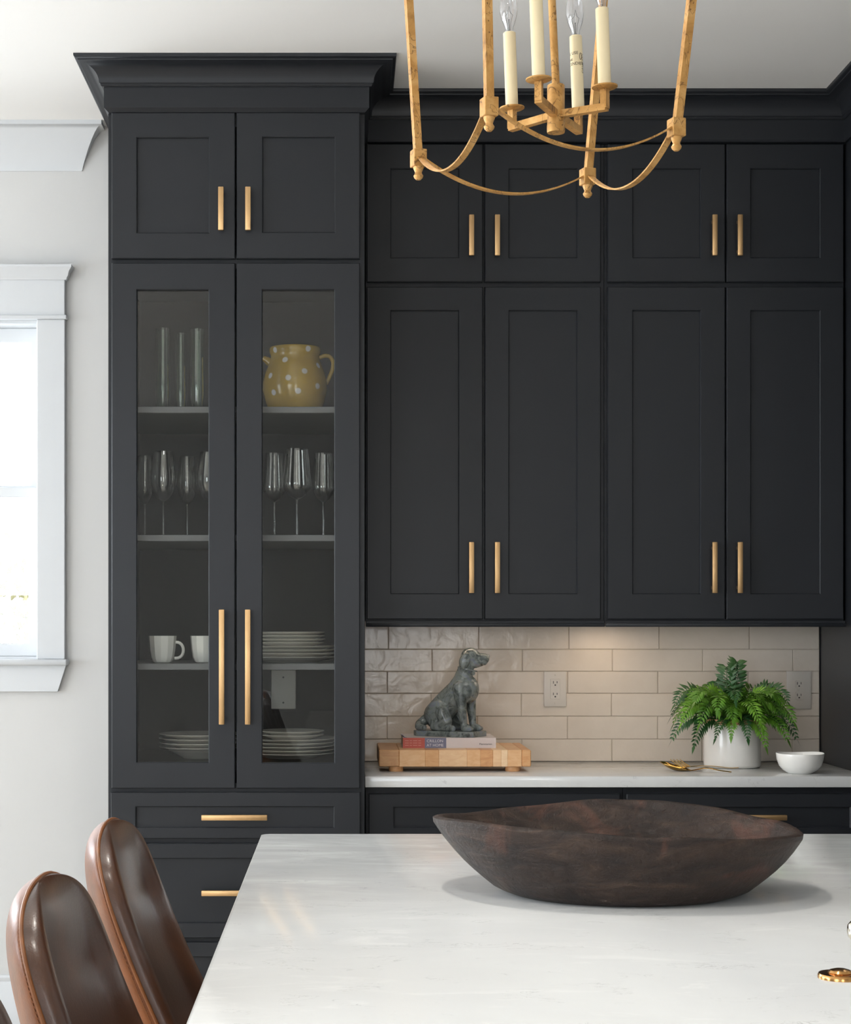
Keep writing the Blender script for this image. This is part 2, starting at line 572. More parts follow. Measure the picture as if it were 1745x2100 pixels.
mb = MB()
WX2, WX3 = -3.75, -2.45          # second opening further left, outside the photo
mb.box(XL - 0.15, WX2, WY, WY + 0.16, 0, CEIL); mb.box(WX3, WX0, WY, WY + 0.16, 0, CEIL)
mb.box(WX2, WX3, WY, WY + 0.16, 0, WZ0); mb.box(WX2, WX3, WY, WY + 0.16, WZ1, CEIL)
mb.box(WX1, XR + 0.15, WY, WY + 0.16, 0, CEIL)
mb.box(WX0, WX1, WY, WY + 0.16, 0, WZ0)
mb.box(WX0, WX1, WY, WY + 0.16, WZ1, CEIL)
wall_back = struct(mb.build('wall_back', M['wall'], smooth=False))
struct(MB().box(XL - 0.15, XR + 0.15, YN - 0.15, WY + 0.16, -0.12, 0).build('floor', M['floor']))
struct(MB().box(XL - 0.15, XR + 0.15, YN - 0.15, WY + 0.16, CEIL, CEIL + 0.12).build('ceiling', M['ceiling']))
struct(MB().box(XR, XR + 0.15, YN, WY, 0, CEIL).build('wall_right', M['wall']))
mb = MB()          # left wall: two wide windows
ys = [(0.2, 2.6), (3.2, 5.6)]
mb.box(XL - 0.15, XL, YN, WY, 0, 0.62); mb.box(XL - 0.15, XL, YN, WY, 2.62, CEIL)
mb.box(XL - 0.15, XL, YN, ys[0][0], 0.62, 2.62); mb.box(XL - 0.15, XL, ys[0][1], ys[1][0], 0.62, 2.62)
mb.box(XL - 0.15, XL, ys[1][1], WY, 0.62, 2.62)
struct(mb.build('wall_left', M['wall'], smooth=False))
mb = MB()          # wall behind the camera: wide opening added for fill light, plus a glazed door
mb.box(XL, -4.3, YN - 0.15, YN, 0, CEIL); mb.box(-2.1, 0.05, YN - 0.15, YN, 0, CEIL); mb.box(0.95, XR, YN - 0.15, YN, 0, CEIL)
mb.box(0.05, 0.95, YN - 0.15, YN, 0, 0.12); mb.box(0.05, 0.95, YN - 0.15, YN, 2.4, CEIL)
mb.box(-4.3, -2.1, YN - 0.15, YN, 0, 0.62); mb.box(-4.3, -2.1, YN - 0.15, YN, 2.62, CEIL)
struct(mb.build('wall_front', M['wall'], smooth=False))


def side_window(name, along, lo, hi, pos, z0, z1, nmull):
    """white framed window in the left or front wall"""
    root = bpy.data.objects.new(name, None); C.objects.link(root); struct(root)
    mb = MB()
    def bar(a0, a1, b0, b1):
        if along == 'y': mb.box(pos - 0.09, pos + 0.015, a0, a1, b0, b1, 0.003)
        else: mb.box(a0, a1, pos - 0.09, pos + 0.015, b0, b1, 0.003)
    bar(lo, lo + 0.06, z0, z1); bar(hi - 0.06, hi, z0, z1)
    bar(lo, hi, z0, z0 + 0.06); bar(lo, hi, z1 - 0.06, z1)
    for k in range(1, nmull + 1):
        c = lo + (hi - lo) * k / (nmull + 1); bar(c - 0.03, c + 0.03, z0, z1)
    zc = (z0 + z1) / 2; bar(lo, hi, zc - 0.02, zc + 0.02)
    mb.build('window_frame', M['trim'], root)


side_window('window_2', 'y', ys[0][0], ys[0][1], XL, 0.62, 2.62, 1)
side_window('window_3', 'y', ys[1][0], ys[1][1], XL, 0.62, 2.62, 1)
side_window('window_4', 'x', -4.3, -2.1, YN, 0.62, 2.62, 1)  # unseen window, added for the rear fill light

side_window('window_6', 'x', 0.05, 0.95, YN, 0.12, 2.4, 0)
side_window('window_5', 'x', WX2, WX3, WY + .075, WZ0, WZ1, 0)

# back wall window: casing, header, sashes, panes
win = bpy.data.objects.new('window_1', None); C.objects.link(win); struct(win)
win.location = (0, WY, WZ0)
cx1 = UX(133, 5.99); cx0 = WX0 - (cx1 - WX1)
z_hd0, z_hd1, z_cap = UZ(655, 5.99), UZ(572, 5.99), UZ(543, 5.99)
mb = MB()
mb.box(WX1 - 0.002, cx1, WY - 0.022, WY + 0.001, UZ(1352, 5.99), z_hd0, 0.002)
mb.box(cx0, WX0 + 0.002, WY - 0.022, WY + 0.001, UZ(1352, 5.99), z_hd0, 0.002)
mb.build('window_casing', M['trim'], win)
mb = MB()
mb.box(cx0 - 0.008, cx1 + 0.008, WY - 0.034, WY + 0.001, z_hd0, z_hd0 + 0.014, 0.003)
mb.box(cx0, cx1, WY - 0.024, WY + 0.001, z_hd0 + 0.012, z_hd1, 0.002)
mb.build('window_header', M['trim'], win)
capp = [(0, 0), (0.006, 0), (0.008, 0.008), (0.012, 0.012), (0.016, 0.028), (0.026, 0.04), (0.026, 0.048), (0, 0.048)]
MB().moulding(capp, [(cx0, WY), (cx0, WY - 0.024), (cx1, WY - 0.024), (cx1, WY)], z_hd1 - 0.004).build('window_cap', M['trim'], win)
zs = UZ(1352, 5.98)
MB().box(cx0 - 0.014, cx1 + 0.012, WY - 0.05, WY + 0.03, zs - 0.021, zs, 0.007, 3).build('window_sill', M['trim'], win)
a1, a2 = UX(135, 5.99), UX(118, 5.99)
za, zb = zs - 0.021, UZ(1418, 5.99)
mb = MB()
P = [(cx0 - (a1 - cx1), za), (a1, za), (a2, zb), (cx0 + (cx1 - a2), zb)]
fa = [mb.bm.verts.new((x, WY - 0.022, z)) for x, z in P]; fb = [mb.bm.verts.new((x, WY + 0.001, z)) for x, z in P]
mb._face(fa); mb._face(fb[::-1])
for k in range(4): mb._face([fa[k], fb[k], fb[(k + 1) % 4], fa[(k + 1) % 4]])
mb.build('window_apron', M['trim'], win)
mb = MB()
mb.ring((WX0, WX1, WZ0, WZ1), (WX0 + 0.008, WX1 - 0.008, WZ0 + 0.008, WZ1 - 0.012), WY, WY + 0.16, 0)
mb.build('window_jamb', M['sash'], win)
zm = UZ(1010, 6.06)
xs = WX1 - 0.010
for nm, z0_, z1_, y_, rail in (('lower_sash', WZ0 + 0.008, zm + 0.018, WY + 0.05, 0.018), ('upper_sash', zm - 0.018, WZ1 - 0.012, WY + 0.09, 0.03)):
    fw = 0.034
    sash = MB().ring((WX0 + 0.01, xs, z0_, z1_), (WX0 + 0.01 + fw, xs - fw, z0_ + 0.045, z1_ - (0.034 if nm == 'lower_sash' else 0.05)), y_, y_ + 0.035, 0.003).build(nm, M['sash'], win)
    MB().box(WX0 + 0.03, xs - 0.02, y_ + 0.016, y_ + 0.02, z0_ + 0.03, z1_ - 0.02).build('glass_pane', M['window_glass'], sash)

# baseboard and cornice
bbp = [(0, 0), (0.016, 0), (0.016, 0.165), (0.012, 0.172), (0.014, 0.178), (0.014, 0.186), (0.008, 0.193), (0, 0.193)]
struct(MB().moulding(bbp, [(XL, WY), (-0.74, WY)], 0.0).build('baseboard_back', M['trim']))
wcp = [(0, 0), (0.004, 0.0), (0.006, 0.006)]
for i in range(9):
    a = i / 8 * PI / 2
    wcp.append((0.006 + 0.072 * (0.45 * (1 - math.cos(a)) + 0.55 * math.sin(a)), 0.008 + 0.130 * math.sin(a)))
wcp += [(0.080, 0.138), (0.080, 0.152), (0, 0.152)]
xe = UX(165, 6.0)
struct(MB().moulding(wcp, [(XL, WY), (xe, WY), (xe, WY + 0.10)], CEIL - 0.152).build('trim_1', M['trim']))

# ------------------------------------------------------------------ cabinet joinery helpers
def pull(parent, cx, cz, length, yf, vertical=True, wdt=0.0165):
    """square bar pull on two posts"""
    mb = MB(); h = length / 2; t = wdt / 2
    y0, y1 = yf - 0.034, yf - 0.022
    if vertical: mb.box(cx - t, cx + t, y0, y1, cz - h, cz + h, 0.0018, 2)
    else: mb.box(cx - h, cx + h, y0, y1, cz - t, cz + t, 0.0018, 2)
    for s in (-1, 1):
        o = s * (h - 0.018)
        if vertical: mb.box(cx - 0.005, cx + 0.005, y1 - 0.002, yf + 0.001, cz + o - 0.005, cz + o + 0.005, 0.001)
        else: mb.box(cx + o - 0.005, cx + o + 0.005, y1 - 0.002, yf + 0.001, cz - 0.005, cz + 0.005, 0.001)
    return mb.build('handle', M['brass'], parent)


def front(parent, name, O, I, yf, glass=False, th=0.02):
    """shaker front: O outer, I inner pixel rect (x0,x1,ytop,ybottom) on plane yf"""
    o = (UX(O[0], yf), UX(O[1], yf), UZ(O[3], yf), UZ(O[2], yf))
    i = (UX(I[0], yf), UX(I[1], yf), UZ(I[3], yf), UZ(I[2], yf))
    d = MB().ring(o, i, yf, yf + th, 0.0024).build(name, M['cabinet'], parent, smooth=False)
    e = 0.006
    if glass:
        MB().box(i[0] - e, i[1] + e, yf + 0.011, yf + 0.015, i[2] - e, i[3] + e).build('glass_pane', M['pane'], d)
    else:
        MB().box(i[0] - e, i[1] + e, yf + 0.010, yf + 0.018, i[2] - e, i[3] + e).build('panel', M['cabinet'], d)
    return d


CROWN = [(0, 0), (0.006, 0.0), (0.009, 0.003), (0.009, 0.007), (0.012, 0.009)]
for i in range(9):
    a = i / 8 * PI / 2
    CROWN.append((0.013 + 0.052 * (1 - math.cos(a)), 0.011 + 0.048 * math.sin(a)))
CROWN += [(0.068, 0.060), (0.069, 0.063), (0.073, 0.064), (0.0785, 0.068), (0.0797, 0.071), (0.0797, 0.0765), (0, 0.0765)]
ZCR = CEIL - 0.0765

# ------------------------------------------------------------------ tall glass-fronted cabinet
YT = 5.333
tx0, tx1 = UX(222, YT + 0.02), UX(747.5, YT + 0.02)
tower = thing('display_cabinet', 'tall charcoal cabinet with two glass doors beside the grey window wall', 'cabinet', ((tx0 + tx1) / 2, 5.67, 0))
ztop, zsp, zfl = UZ(229, YT), UZ(534.5, YT), 0.955      # top, split above the glass doors, floor of the glass section
yc, yb = YT + 0.021, WY - 0.002
mb = MB()
mb.box(tx0, tx0 + 0.018, yc + .018, yb, 0.09, ztop + 0.05); mb.box(tx1 - 0.018, tx1, yc + .018, yb, 0.09, ztop + 0.05)
mb.box(tx0 + .018, tx1 - .018, yb - 0.012, yb, 0.09, ztop + 0.05)
mb.box(tx0 + .018, tx1 - .018, yc + .018, yb - .012, ztop - 0.02, ztop + 0.05)
mb.box(tx0, tx1, yc + 0.06, yb, 0.0, 0.10)
mb.box(tx0 + 0.018, tx1 - 0.018, yc + 0.018, yb - .012, 0.1, 0.12)
mb.build('carcass', M['cabinet'], tower, smooth=False)
mb = MB()          # face frame around the openings
zr = [UZ(1621, YT), UZ(1724.5, YT), UZ(1928, YT)]
mb.box(tx0, tx0 + 0.04, yc, yc + 0.018, 0.1, ztop); mb.box(tx1 - 0.04, tx1, yc, yc + 0.018, 0.1, ztop)
for z in [ztop - 0.02, zsp] + zr + [0.12]: mb.box(tx0 + 0.04, tx1 - 0.04, yc, yc + 0.018, z - 0.02, z + 0.02)
mb.build('face_frame', M['cabinet'], tower, smooth=False)
mb = MB()          # lining of the glass section
mb.box(tx0 + 0.018, tx0 + 0.021, yc + 0.018, yb - 0.012, zfl, zsp); mb.box(tx1 - 0.021, tx1 - 0.018, yc + 0.018, yb - 0.012, zfl, zsp)
mb.box(tx0 + 0.018, tx1 - 0.018, yb - 0.016, yb - 0.012, zfl, zsp)
mb.box(tx0 + 0.018, tx1 - 0.018, yc + 0.018, yb - 0.012, zsp - 0.004, zsp + 0.016)
mb.box(tx0 + 0.018, tx1 - 0.018, yc + 0.018, yb - 0.012, zfl - 0.02, zfl)
mb.build('lining', M['interior'], tower, smooth=False)
YS = 5.40
SH = [UZ(834, YS), UZ(1097, YS), UZ(1361, YS)]
for z in SH:
    MB().box(tx0 + 0.022, tx1 - 0.022, YS, yb - 0.017, z - 0.019, z, 0.001).build('shelf', M['shelf'], tower)
for O, I, hx in (((228.5, 482, 230.5, 530), (281, 428, 282, 477), 453), ((485, 738, 230.5, 530), (539, 686, 281, 476), 508.5)):
    d = front(tower, 'door', O, I, YT)
    pull(d, UX(hx, YT - 0.03), UZ(427.5, YT - 0.03), 89 * (YT - .03) / F, YT)
for O, I, hx in (((228.5, 482, 539, 1617), (281, 427.5, 594, 1563), 454.5), ((485, 738, 539, 1617), (538, 685.5, 594, 1564), 508)):
    d = front(tower, 'glass_door', O, I, YT, glass=True)
    pull(d, UX(hx, YT - 0.03), UZ(1368, YT - 0.03), 236 * (YT - .03) / F, YT)
for O, I, hz in (((227, 739, 1625, 1720), (279, 684, 1655, 1697), 1677), ((227, 739, 1730, 1924), (279, 684, 1761, 1893), 1832), ((227, 739, 1933, 2130), (279, 684, 1963, 2098), 2034)):
    d = front(tower, 'drawer', O, I, YT)
    pull(d, UX(480.5, YT - 0.03), UZ(hz, YT - 0.03), 135 * (YT - .03) / F, YT, False)
fx0, fx1, fy = UX(213, 5.32), UX(757, 5.32), 5.32
FR = [(-0.05, 0), (-0.012, 0.0), (0, 0.011), (0, 0.085), (-0.05, 0.085)]
zf0 = UZ(228, 5.32)
mb = MB(); mb.moulding(FR, [(fx0, WY - 0.002), (fx0, fy), (fx1, fy), (fx1, 5.71)], zf0)
mb.build('frieze', M['cabinet'], tower)
mb = MB(); mb.moulding(CROWN, [(fx0, WY - 0.002), (fx0, fy), (fx1, fy), (fx1, 5.71)], ZCR)
mb.build('crown', M['cabinet'], tower, sharp=25)

# ------------------------------------------------------------------ wall cabinets over the counter
XP = UX(1682, 6.0)           # side of the tall unit on the right
YU = 5.685
def wall_cabinet(label, x0, x1, doors):
    X0, X1 = UX(x0, YU + 0.02), UX(x1, YU + 0.02)
    X1 = min(X1, XP - 0.004)
    r = thing('wall_cabinet', label, 'cabinet', ((X0 + X1) / 2, 5.85, 1.37))
    z0, z1 = UZ(1274, YU), UZ(288, YU)
    MB().box(X0, X1, YU + 0.021, WY - 0.002, z0, z1).build('carcass', M['cabinet'], r)
    mb = MB()
    mb.box(X0, X1, YU - 0.012, YU + 0.006, 1.3685, 1.381, 0.003, 2); mb.box(X0, X1, YU - 0.002, YU + 0.022, 1.379, z0 + 0.002, 0.002)
    mb.build('light_rail', M['cabinet'], r)
    for (a, b, ia, ib, hs) in doors:
        for (t0, t1, i0, i1, hc, hl, nm) in ((295, 578, 346, 528, 482, 84, 'door'), (588, 1270, 637, 1217, 1164, 105, 'door')):
            d = front(r, nm, (a, b, t0, t1), (ia, ib, i0, i1), YU)
            pull(d, UX(hs, YU - 0.03), UZ(hc, YU - 0.03), hl * (YU - .03) / F, YU)
    return r


wall_cabinet('charcoal four-door wall cabinet next to the glass-fronted cabinet', 750, 1238, [(752, 990, 802, 940, 967), (994, 1232, 1044, 1183, 1020)])
wall_cabinet('charcoal four-door wall cabinet above the potted fern', 1239, 1737, [(1246, 1487, 1298, 1436, 1466), (1490, 1730, 1540, 1681, 1518)])
fyu = 5.666
cm = thing('crown_moulding', 'dark crown moulding running over the wall cabinets', 'moulding', (0.8, 5.7, CEIL - 0.15))
mb = MB(); mb.moulding([(-0.05, 0), (-0.004, 0.0), (0, 0.006), (0, 0.085), (-0.05, 0.085)], [(fx1 + 0.001, fyu), (XP - 0.012, fyu), (XP - 0.012, 4.6)], UZ(290, fyu))
mb.build('frieze', M['cabinet'], cm)
mb = MB(); mb.moulding(CROWN, [(fx1 + 0.001, fyu), (XP - 0.012, fyu), (XP - 0.012, 4.6)], ZCR)
mb.build('crown', M['cabinet'], cm, sharp=25)
tall = thing('tall_side_cabinet', 'full-height charcoal cabinet side at the right end of the counter', 'cabinet', (2.0, 5.3, 0))
mb = MB(); mb.box(XP, 2.4, 4.62, WY - 0.002, 0.1, UZ(290, fyu) + 0.01); mb.box(XP + 0.02, 2.38, 4.68, WY - 0.002, 0, 0.1)
mb.build('carcass', M['cabinet'], tall)
for x0, x1 in ((XP + 0.004, 2.0), (2.004, 2.396)):
    d = MB().ring((x0, x1, 0.12, 2.85), (x0 + 0.07, x1 - 0.07, 0.19, 2.78), 4.598, 4.618).build('door', M['cabinet'], tall, smooth=False)
    MB().box(x0 + 0.065, x1 - 0.065, 4.608, 4.616, 0.185, 2.785).build('panel', M['cabinet'], d)
    pull(d, (2.0 - 0.035) if x0 < 1.9 else 2.04, 1.1, 0.3, 4.598)

# ------------------------------------------------------------------ base cabinets and counter
YB = 5.43
CT = 0.914
def base_cabinet(label, x0, x1, dx0, dx1):
    X0, X1 = UX(x0, YB), UX(x1, YB)
    X1 = min(X1, XP - 0.003)
    r = thing('base_cabinet', label, 'cabinet', ((X0 + X1) / 2, 5.7, 0))
    mb = MB(); mb.box(X0, X1, YB + 0.021, WY - 0.002, 0.1, CT - 0.0345); mb.box(X0, X1, YB + 0.09, WY - 0.002, 0, 0.1)
    mb.build('carcass', M['cabinet'], r)
    i0, i1 = dx0 + 52, dx1 - (52 if dx1 < 1500 else 36)
    for (a, b, c, d_, hz) in ((1628, 1722, 1656, 1697, 1677), (1731, 1920, 1761, 1890, 1828), (1930, 2128, 1960, 2098, 2030)):
        f = front(r, 'drawer', (dx0, dx1, a, b), (i0, i1, c, d_), YB)
        pull(f, UX((dx0 + dx1) / 2 + (8 if dx1 > 1500 else 0), YB - .03), UZ(hz, YB - .03), 148 * (YB - .03) / F, YB, False)
    return r


base_cabinet('charcoal drawer base cabinet under the butcher block end of the counter', 750, 1278, 756, 1272)
base_cabinet('charcoal drawer base cabinet under the fern end of the counter', 1279, 1800, 1285, 1779)
xc0 = UX(747.5, 5.41)
xc0 = max(xc0, tx1 + 0.002)
mb = MB().box(xc0, XP - 0.002, 5.41, 5.999, CT - 0.0335, CT, 0.002, 2)
counter = origin(mb.build('countertop', M['quartz']), ((xc0 + XP) / 2, 5.7, CT - 0.0335))
tag(counter, 'white quartz counter slab along the tiled backsplash', 'countertop')

# ------------------------------------------------------------------ tiled backsplash: tiles are pieces of the back wall
rows_y = [1287, 1331.5, 1377, 1422, 1469, 1516, 1562]
joint0 = [796.5, 886, 794, 884, 793.5, 700]      # first vertical joint of each row
TX0, TX1 = UX(747, 6.0), UX(1680.5, 6.0)
TX0 = max(TX0, tx1 + 0.001)
MB().box(TX0, TX1, 6.0035, WY + 0.001, CT + 0.0005, 1.40).build('grout_bed', M['grout'], wall_back)
rng = random.Random(4)
for r in range(6):
    zt, zb_ = UZ(rows_y[r], 6.0), UZ(rows_y[r + 1], 6.0)
    if r == 0: zt = 1.395
    if r == 5: zb_ = CT
    js = [joint0[r] + 185 * k for k in range(-1, 7)]
    j_x = [TX0] + [UX(j, 6.0) for j in js if TX0 + 0.02 < UX(j, 6.0) < TX1 - 0.02] + [TX1]
    for a, b in zip(j_x, j_x[1:]):
        g = 0.0008
        cxm, czm = (a + b) / 2, (zt + zb_) / 2
        rot = Matrix.Translation((cxm, 6.0, czm)) @ Matrix.Rotation(rng.uniform(-.006, .006), 4, 'Z') @ Matrix.Rotation(rng.uniform(-.012, .012), 4, 'X') @ Matrix.Translation((-cxm, -6.0, -czm))
        dy = rng.uniform(-0.0006, 0.0004)
        MB().box(a + g, b - g, 6.0 + dy, 6.009, zb_ + g, zt - g, 0.0016, 1, mat=rot).build('tile', M['tile'], wall_back)


# outlets
def outlet(label, px0, px1, py0, py1, style, Y=5.999):
    x0, x1, z0, z1 = UX(px0, Y), UX(px1, Y), UZ(py1, Y), UZ(py0, Y)
    cx, cz = (x0 + x1) / 2, (z0 + z1) / 2
    r = thing('wall_outlet', label, 'outlet', (cx, Y, cz))
    MB().box(x0, x1, Y - 0.006, Y + 0.001, z0, z1, 0.0025, 2).build('cover_plate', M['plastic'], r)
    mb = MB()
    if style == 'square':
        mb.box(cx - 0.0165, cx + 0.0165, Y - 0.0072, Y - 0.004, cz - 0.034, cz + 0.034, 0.001)
    else:
        for s in (-1, 1):
            poly = []
            for k in range(28):
                a = 2 * PI * k / 28
                poly.append((max(-0.0145, min(0.0145, 0.0172 * math.cos(a))), max(-0.0135, min(0.0135, 0.0172 * math.sin(a)))))
            T = Matrix.Translation((cx + 0.001, Y - 0.0058, cz + s * 0.0195)) @ Matrix.Rotation(PI / 2, 4, 'X')
            mb.prism(poly, -0.001, 0.0022, 0, mat=T)
    rec = mb.build('receptacle', M['plastic'], r)
    for s in (-1, 1):
        c = cz + s * 0.0195
        sl = MB()
        sl.box(cx - 0.0072, cx - 0.0052, Y - 0.0085, Y - 0.006, c - 0.001, c + 0.0075)
        sl.box(cx + 0.0052, cx + 0.0070, Y - 0.0085, Y - 0.006, c, c + 0.007)
        sl.lathe([(0, -0.0006), (0.0025, -0.0006), (0.0025, 0.0019), (0, 0.0019)], n=12, mat=Matrix.Translation((cx, Y - 0.0068, c - 0.006)) @ Matrix.Rotation(PI / 2, 4, 'X'))
        sl.build('slots', M['dark'], rec)
    for z in ((cz - 0.048, cz + 0.048) if style == 'square' else (cz,)):
        sc = MB().lathe([(0, 0), (0.003, 0), (0.0024, 0.0012), (0, 0.0014)], n=12, mat=Matrix.Translation((cx, Y - 0.0056, z)) @ Matrix.Rotation(PI / 2, 4, 'X'))
        sc.build('screw', M['plastic'], r)


outlet('wall outlet with square face near the middle of the backsplash', 1115, 1161, 1377, 1449, 'square')
outlet('wall outlet with two rounded sockets partly behind the fern', 1612, 1663, 1376, 1454, 'round')

# blank cover plate on the back of the glass cabinet
bp = thing('blank_wall_plate', 'blank cover plate with two screws on the back of the glass cabinet', 'plate', (UX(581, 5.99), 5.99, UZ(1414, 5.99)))
MB().box(UX(556, 5.99), UX(607, 5.99), yb - 0.0225, yb - 0.0155, UZ(1454, 5.99), UZ(1374, 5.99), 0.002).build('cover_plate', M['plate'], bp)
for py in (1389, 1441):
    MB().lathe([(0, 0), (0.0035, 0), (0.003, 0.0015), (0, 0.0016)], n=12, mat=Matrix.Translation((UX(581, 5.99), yb - 0.022, UZ(py, 5.99))) @ Matrix.Rotation(PI / 2, 4, 'X')).build('screw', M['frost'], bp)

# ------------------------------------------------------------------ things in the glass cabinet
def tumbler(px, hpx, wpx, Y, label):
    x = UX(px, Y); z = SH[0]; h = UZ(hpx, Y) - z; R = wpx * Y / F / 2
    r_ = thing('tall_tumbler', label, 'glass', (x, Y, z), 'tall green tumblers')
    pr = [(0, 0), (R * .55, 0), (R * .62, .004), (R * .8, h * .10), (R * 1.0, h * .22), (R * .97, h * .5), (R * .9, h * .8), (R * .95, h), (R * .95 - .002, h), (R * .9 - .002, h * .8), (R * .97 - .0025, h * .5), (R * .94, h * .24), (R * .66, h * .11), (R * .3, .014), (0, .012)]
    MB().lathe(pr, (x, Y, z), 28).build('body', M['green_glass'], r_)


tumbler(334, 674, 31, 5.60, 'tall slim green-tinted tumbler on the top shelf, nearest the window side')
tumbler(371, 684, 26, 5.68, 'slimmest green-tinted tumbler on the top shelf, between two others')
tumbler(405, 676, 31, 5.58, 'tall slim green-tinted tumbler on the top shelf, nearest the yellow jug')


def wineglass(px, hpx, wpx, Y, label, sharp=False):
    x = UX(px, Y); z = SH[1]; h = UZ(hpx, Y) - z; R = wpx * Y / F / 2
    r_ = thing('wine_glass', label, 'wine glass', (x, Y, z), 'wine glasses on the middle shelf')
    MB().lathe([(0, 0), (R * .86, 0), (R * .86, .0012), (R * .3, .005), (.0036, .010), (.0032, h * .2), (.0034, h * .40), (.006, h * .435), (0, h * .44)], (x, Y, z), 24).build('stem', M['stem_glass'], r_)
    if sharp:
        pr = [(.004, h * .43), (R * .55, h * .47), (R * 1.0, h * .565), (R * .98, h * .62), (R * .86, h * .82), (R * .76, h), (R * .76 - .0013, h), (R * .86 - .0013, h * .82), (R * .98 - .0014, h * .62), (R * .97, h * .57), (R * .5, h * .48), (0, h * .445)]
    else:
        pr = [(.004, h * .42), (R * .45, h * .455), (R * .82, h * .53), (R * 1.0, h * .64), (R * .98, h * .74), (R * .8, h * .92), (R * .7, h), (R * .7 - .0013, h), (R * .8 - .0013, h * .92), (R * .98 - .0014, h * .74), (R * .98, h * .65), (R * .78, h * .54), (R * .4, h * .465), (0, h * .44)]
    MB().lathe(pr, (x, Y, z), 32).build('bowl', M['stem_glass'], r_, sharp=60)


wineglass(297, 935, 40, 5.62, 'wine glass on the middle shelf, closest to the window side')
wineglass(335, 926, 54, 5.55, 'large round wine glass second from the window side on the middle shelf')
wineglass(384, 937, 42, 5.66, 'small wine glass third from the window side on the middle shelf')
wineglass(429, 928, 54, 5.56, 'wine glass half hidden by the door stile in the left glass door')
wineglass(563, 930, 48, 5.64, 'wine glass left of the tall one behind the right glass door', True)
wineglass(609, 921, 60, 5.56, 'tallest wine glass in the middle behind the right glass door', True)
wineglass(663, 930, 48, 5.64, 'wine glass right of the tall one behind the right glass door', True)

# spotted jug
JY = 5.60
jx, jz = UX(605, JY), SH[0]
jug = thing('spotted_jug', 'round yellow jug with white dots on the top cabinet shelf', 'jug', (jx, JY, jz))


def mk_jug_glaze(dots):
    t = NT('yellow_glaze'); v = t.coord()
    n = t.noise(v, 16, 3)
    base = t.ramp(n, [(0.3, srgb(176, 142, 52)), (0.7, srgb(194, 160, 68))])
    tc = t.new('ShaderNodeTexCoord')
    acc = None
    for d in dots:
        vm = t.new('ShaderNodeVectorMath', operation='DISTANCE')
        t.link(tc.outputs['Object'], vm.inputs[0]); vm.inputs[1].default_value = d
        mr = t.new('ShaderNodeMapRange'); mr.inputs[1].default_value = 0.0075; mr.inputs[2].default_value = 0.0105
        mr.inputs[3].default_value = 1.0; mr.inputs[4].default_value = 0.0
        t.link(vm.outputs['Value'], mr.inputs[0])
        if acc is None: acc = mr.outputs[0]
        else:
            mx = t.new('ShaderNodeMath', operation='MAXIMUM'); t.link(acc, mx.inputs[0]); t.link(mr.outputs[0], mx.inputs[1]); acc = mx.outputs[0]
    t.base(t.mix(acc, base, srgb(226, 220, 214)))
    t.p.inputs['Roughness'].default_value = 0.14
    return t.m


JP = [(0, 0), (.070, 0), (.078, .004), (.092, .035), (.1015, .075), (.101, .100), (.094, .130), (.083, .158), (.0775, .174), (.0765, .184), (.079, .190), (.081, .196), (.0815, .204), (.079, .209),
      (.0755, .205), (.073, .19), (.074, .172), (.09, .13), (.096, .09), (.088, .04), (.07, .012), (0, .010)]


def jr(z):
    for (r0, z0), (r1, z1) in zip(JP[:13], JP[1:14]):
        if z0 <= z <= z1 and z1 > z0: return lerp(r0, r1, (z - z0) / (z1 - z0))
    return .08


dots = []
for (dpx, dpy) in ((565, 721), (633, 720), (586, 743), (626, 767), (593, 781), (652, 796), (613, 808), (563, 809), (556, 774), (653, 752)):
    z = (834 + 14 - dpy) / 651 + .0; x = (dpx - 605) / 651; r = jr(z)
    dots.append((x, -math.sqrt(max(0.0001, r * r - x * x)), z))
for k in range(9):
    a = 0.3 + k * 0.33; z = (.06, .12, .155)[k % 3]; r = jr(z)
    dots.append((r * math.cos(a), r * math.sin(a), z))
M['jug'] = mk_jug_glaze(dots)
MB().lathe(JP, (jx, JY, jz), 56).build('body', M['jug'], jug, sharp=60)
hp = [(.076, 0, .178), (.092, 0, .186), (.110, 0, .184), (.121, 0, .166), (.118, 0, .140), (.106, 0, .112), (.097, 0, .095)]
pts = []
for i in range(len(hp) - 1):
    for k in range(4): pts.append(Vector(hp[i]).lerp(Vector(hp[i + 1]), k / 4))
pts.append(Vector(hp[-1]))
for _ in range(3): pts = [pts[0]] + [(pts[i - 1] + pts[i] * 2 + pts[i + 1]) / 4 for i in range(1, len(pts) - 1)] + [pts[-1]]
MB().tube([Vector((jx, JY, jz)) + p for p in pts], 0.0062, 10).build('handle', M['jug'], jug)
MB().tube([(jx - .072, JY, jz + .160), (jx - .090, JY, jz + .172), (jx - .100, JY, jz + .178)], [.016, .011, .0075], 12).build('spout', M['jug'], jug)


def mug(px, Y, label, wpx=58):
    x = UX(px, Y); z = SH[2]; h = UZ(1304, Y) - z; R = wpx * Y / F / 2
    r_ = thing('mug', label, 'mug', (x, Y, z), 'white faceted mugs')
    pr = [(0, 0.002), (R * .55, 0), (R * .66, .003), (R * .82, h * .2), (R * .92, h * .5), (R, h), (R - .003, h), (R * .88, h * .5), (R * .75, h * .2), (0, .008)]
    mb = MB(); mb.lathe(pr, (x, Y, z), 12)
    mb.build('body', M['white_ceramic'], r_, sharp=22)
    cp = []
    for k in range(13):
        a = -PI / 2 + PI * k / 12
        cp.append((x + R * .86 + R * .62 * max(0, math.cos(a)) ** .7, Y, z + h * .47 + h * .30 * math.sin(a)))
    MB().tube(cp, 0.0048, 8).build('handle', M['white_ceramic'], r_)


mug(333, 5.52, 'white faceted mug with its whole handle showing, behind the left glass door')
mug(419, 5.52, 'white faceted mug cut off by the door stile, behind the left glass door')


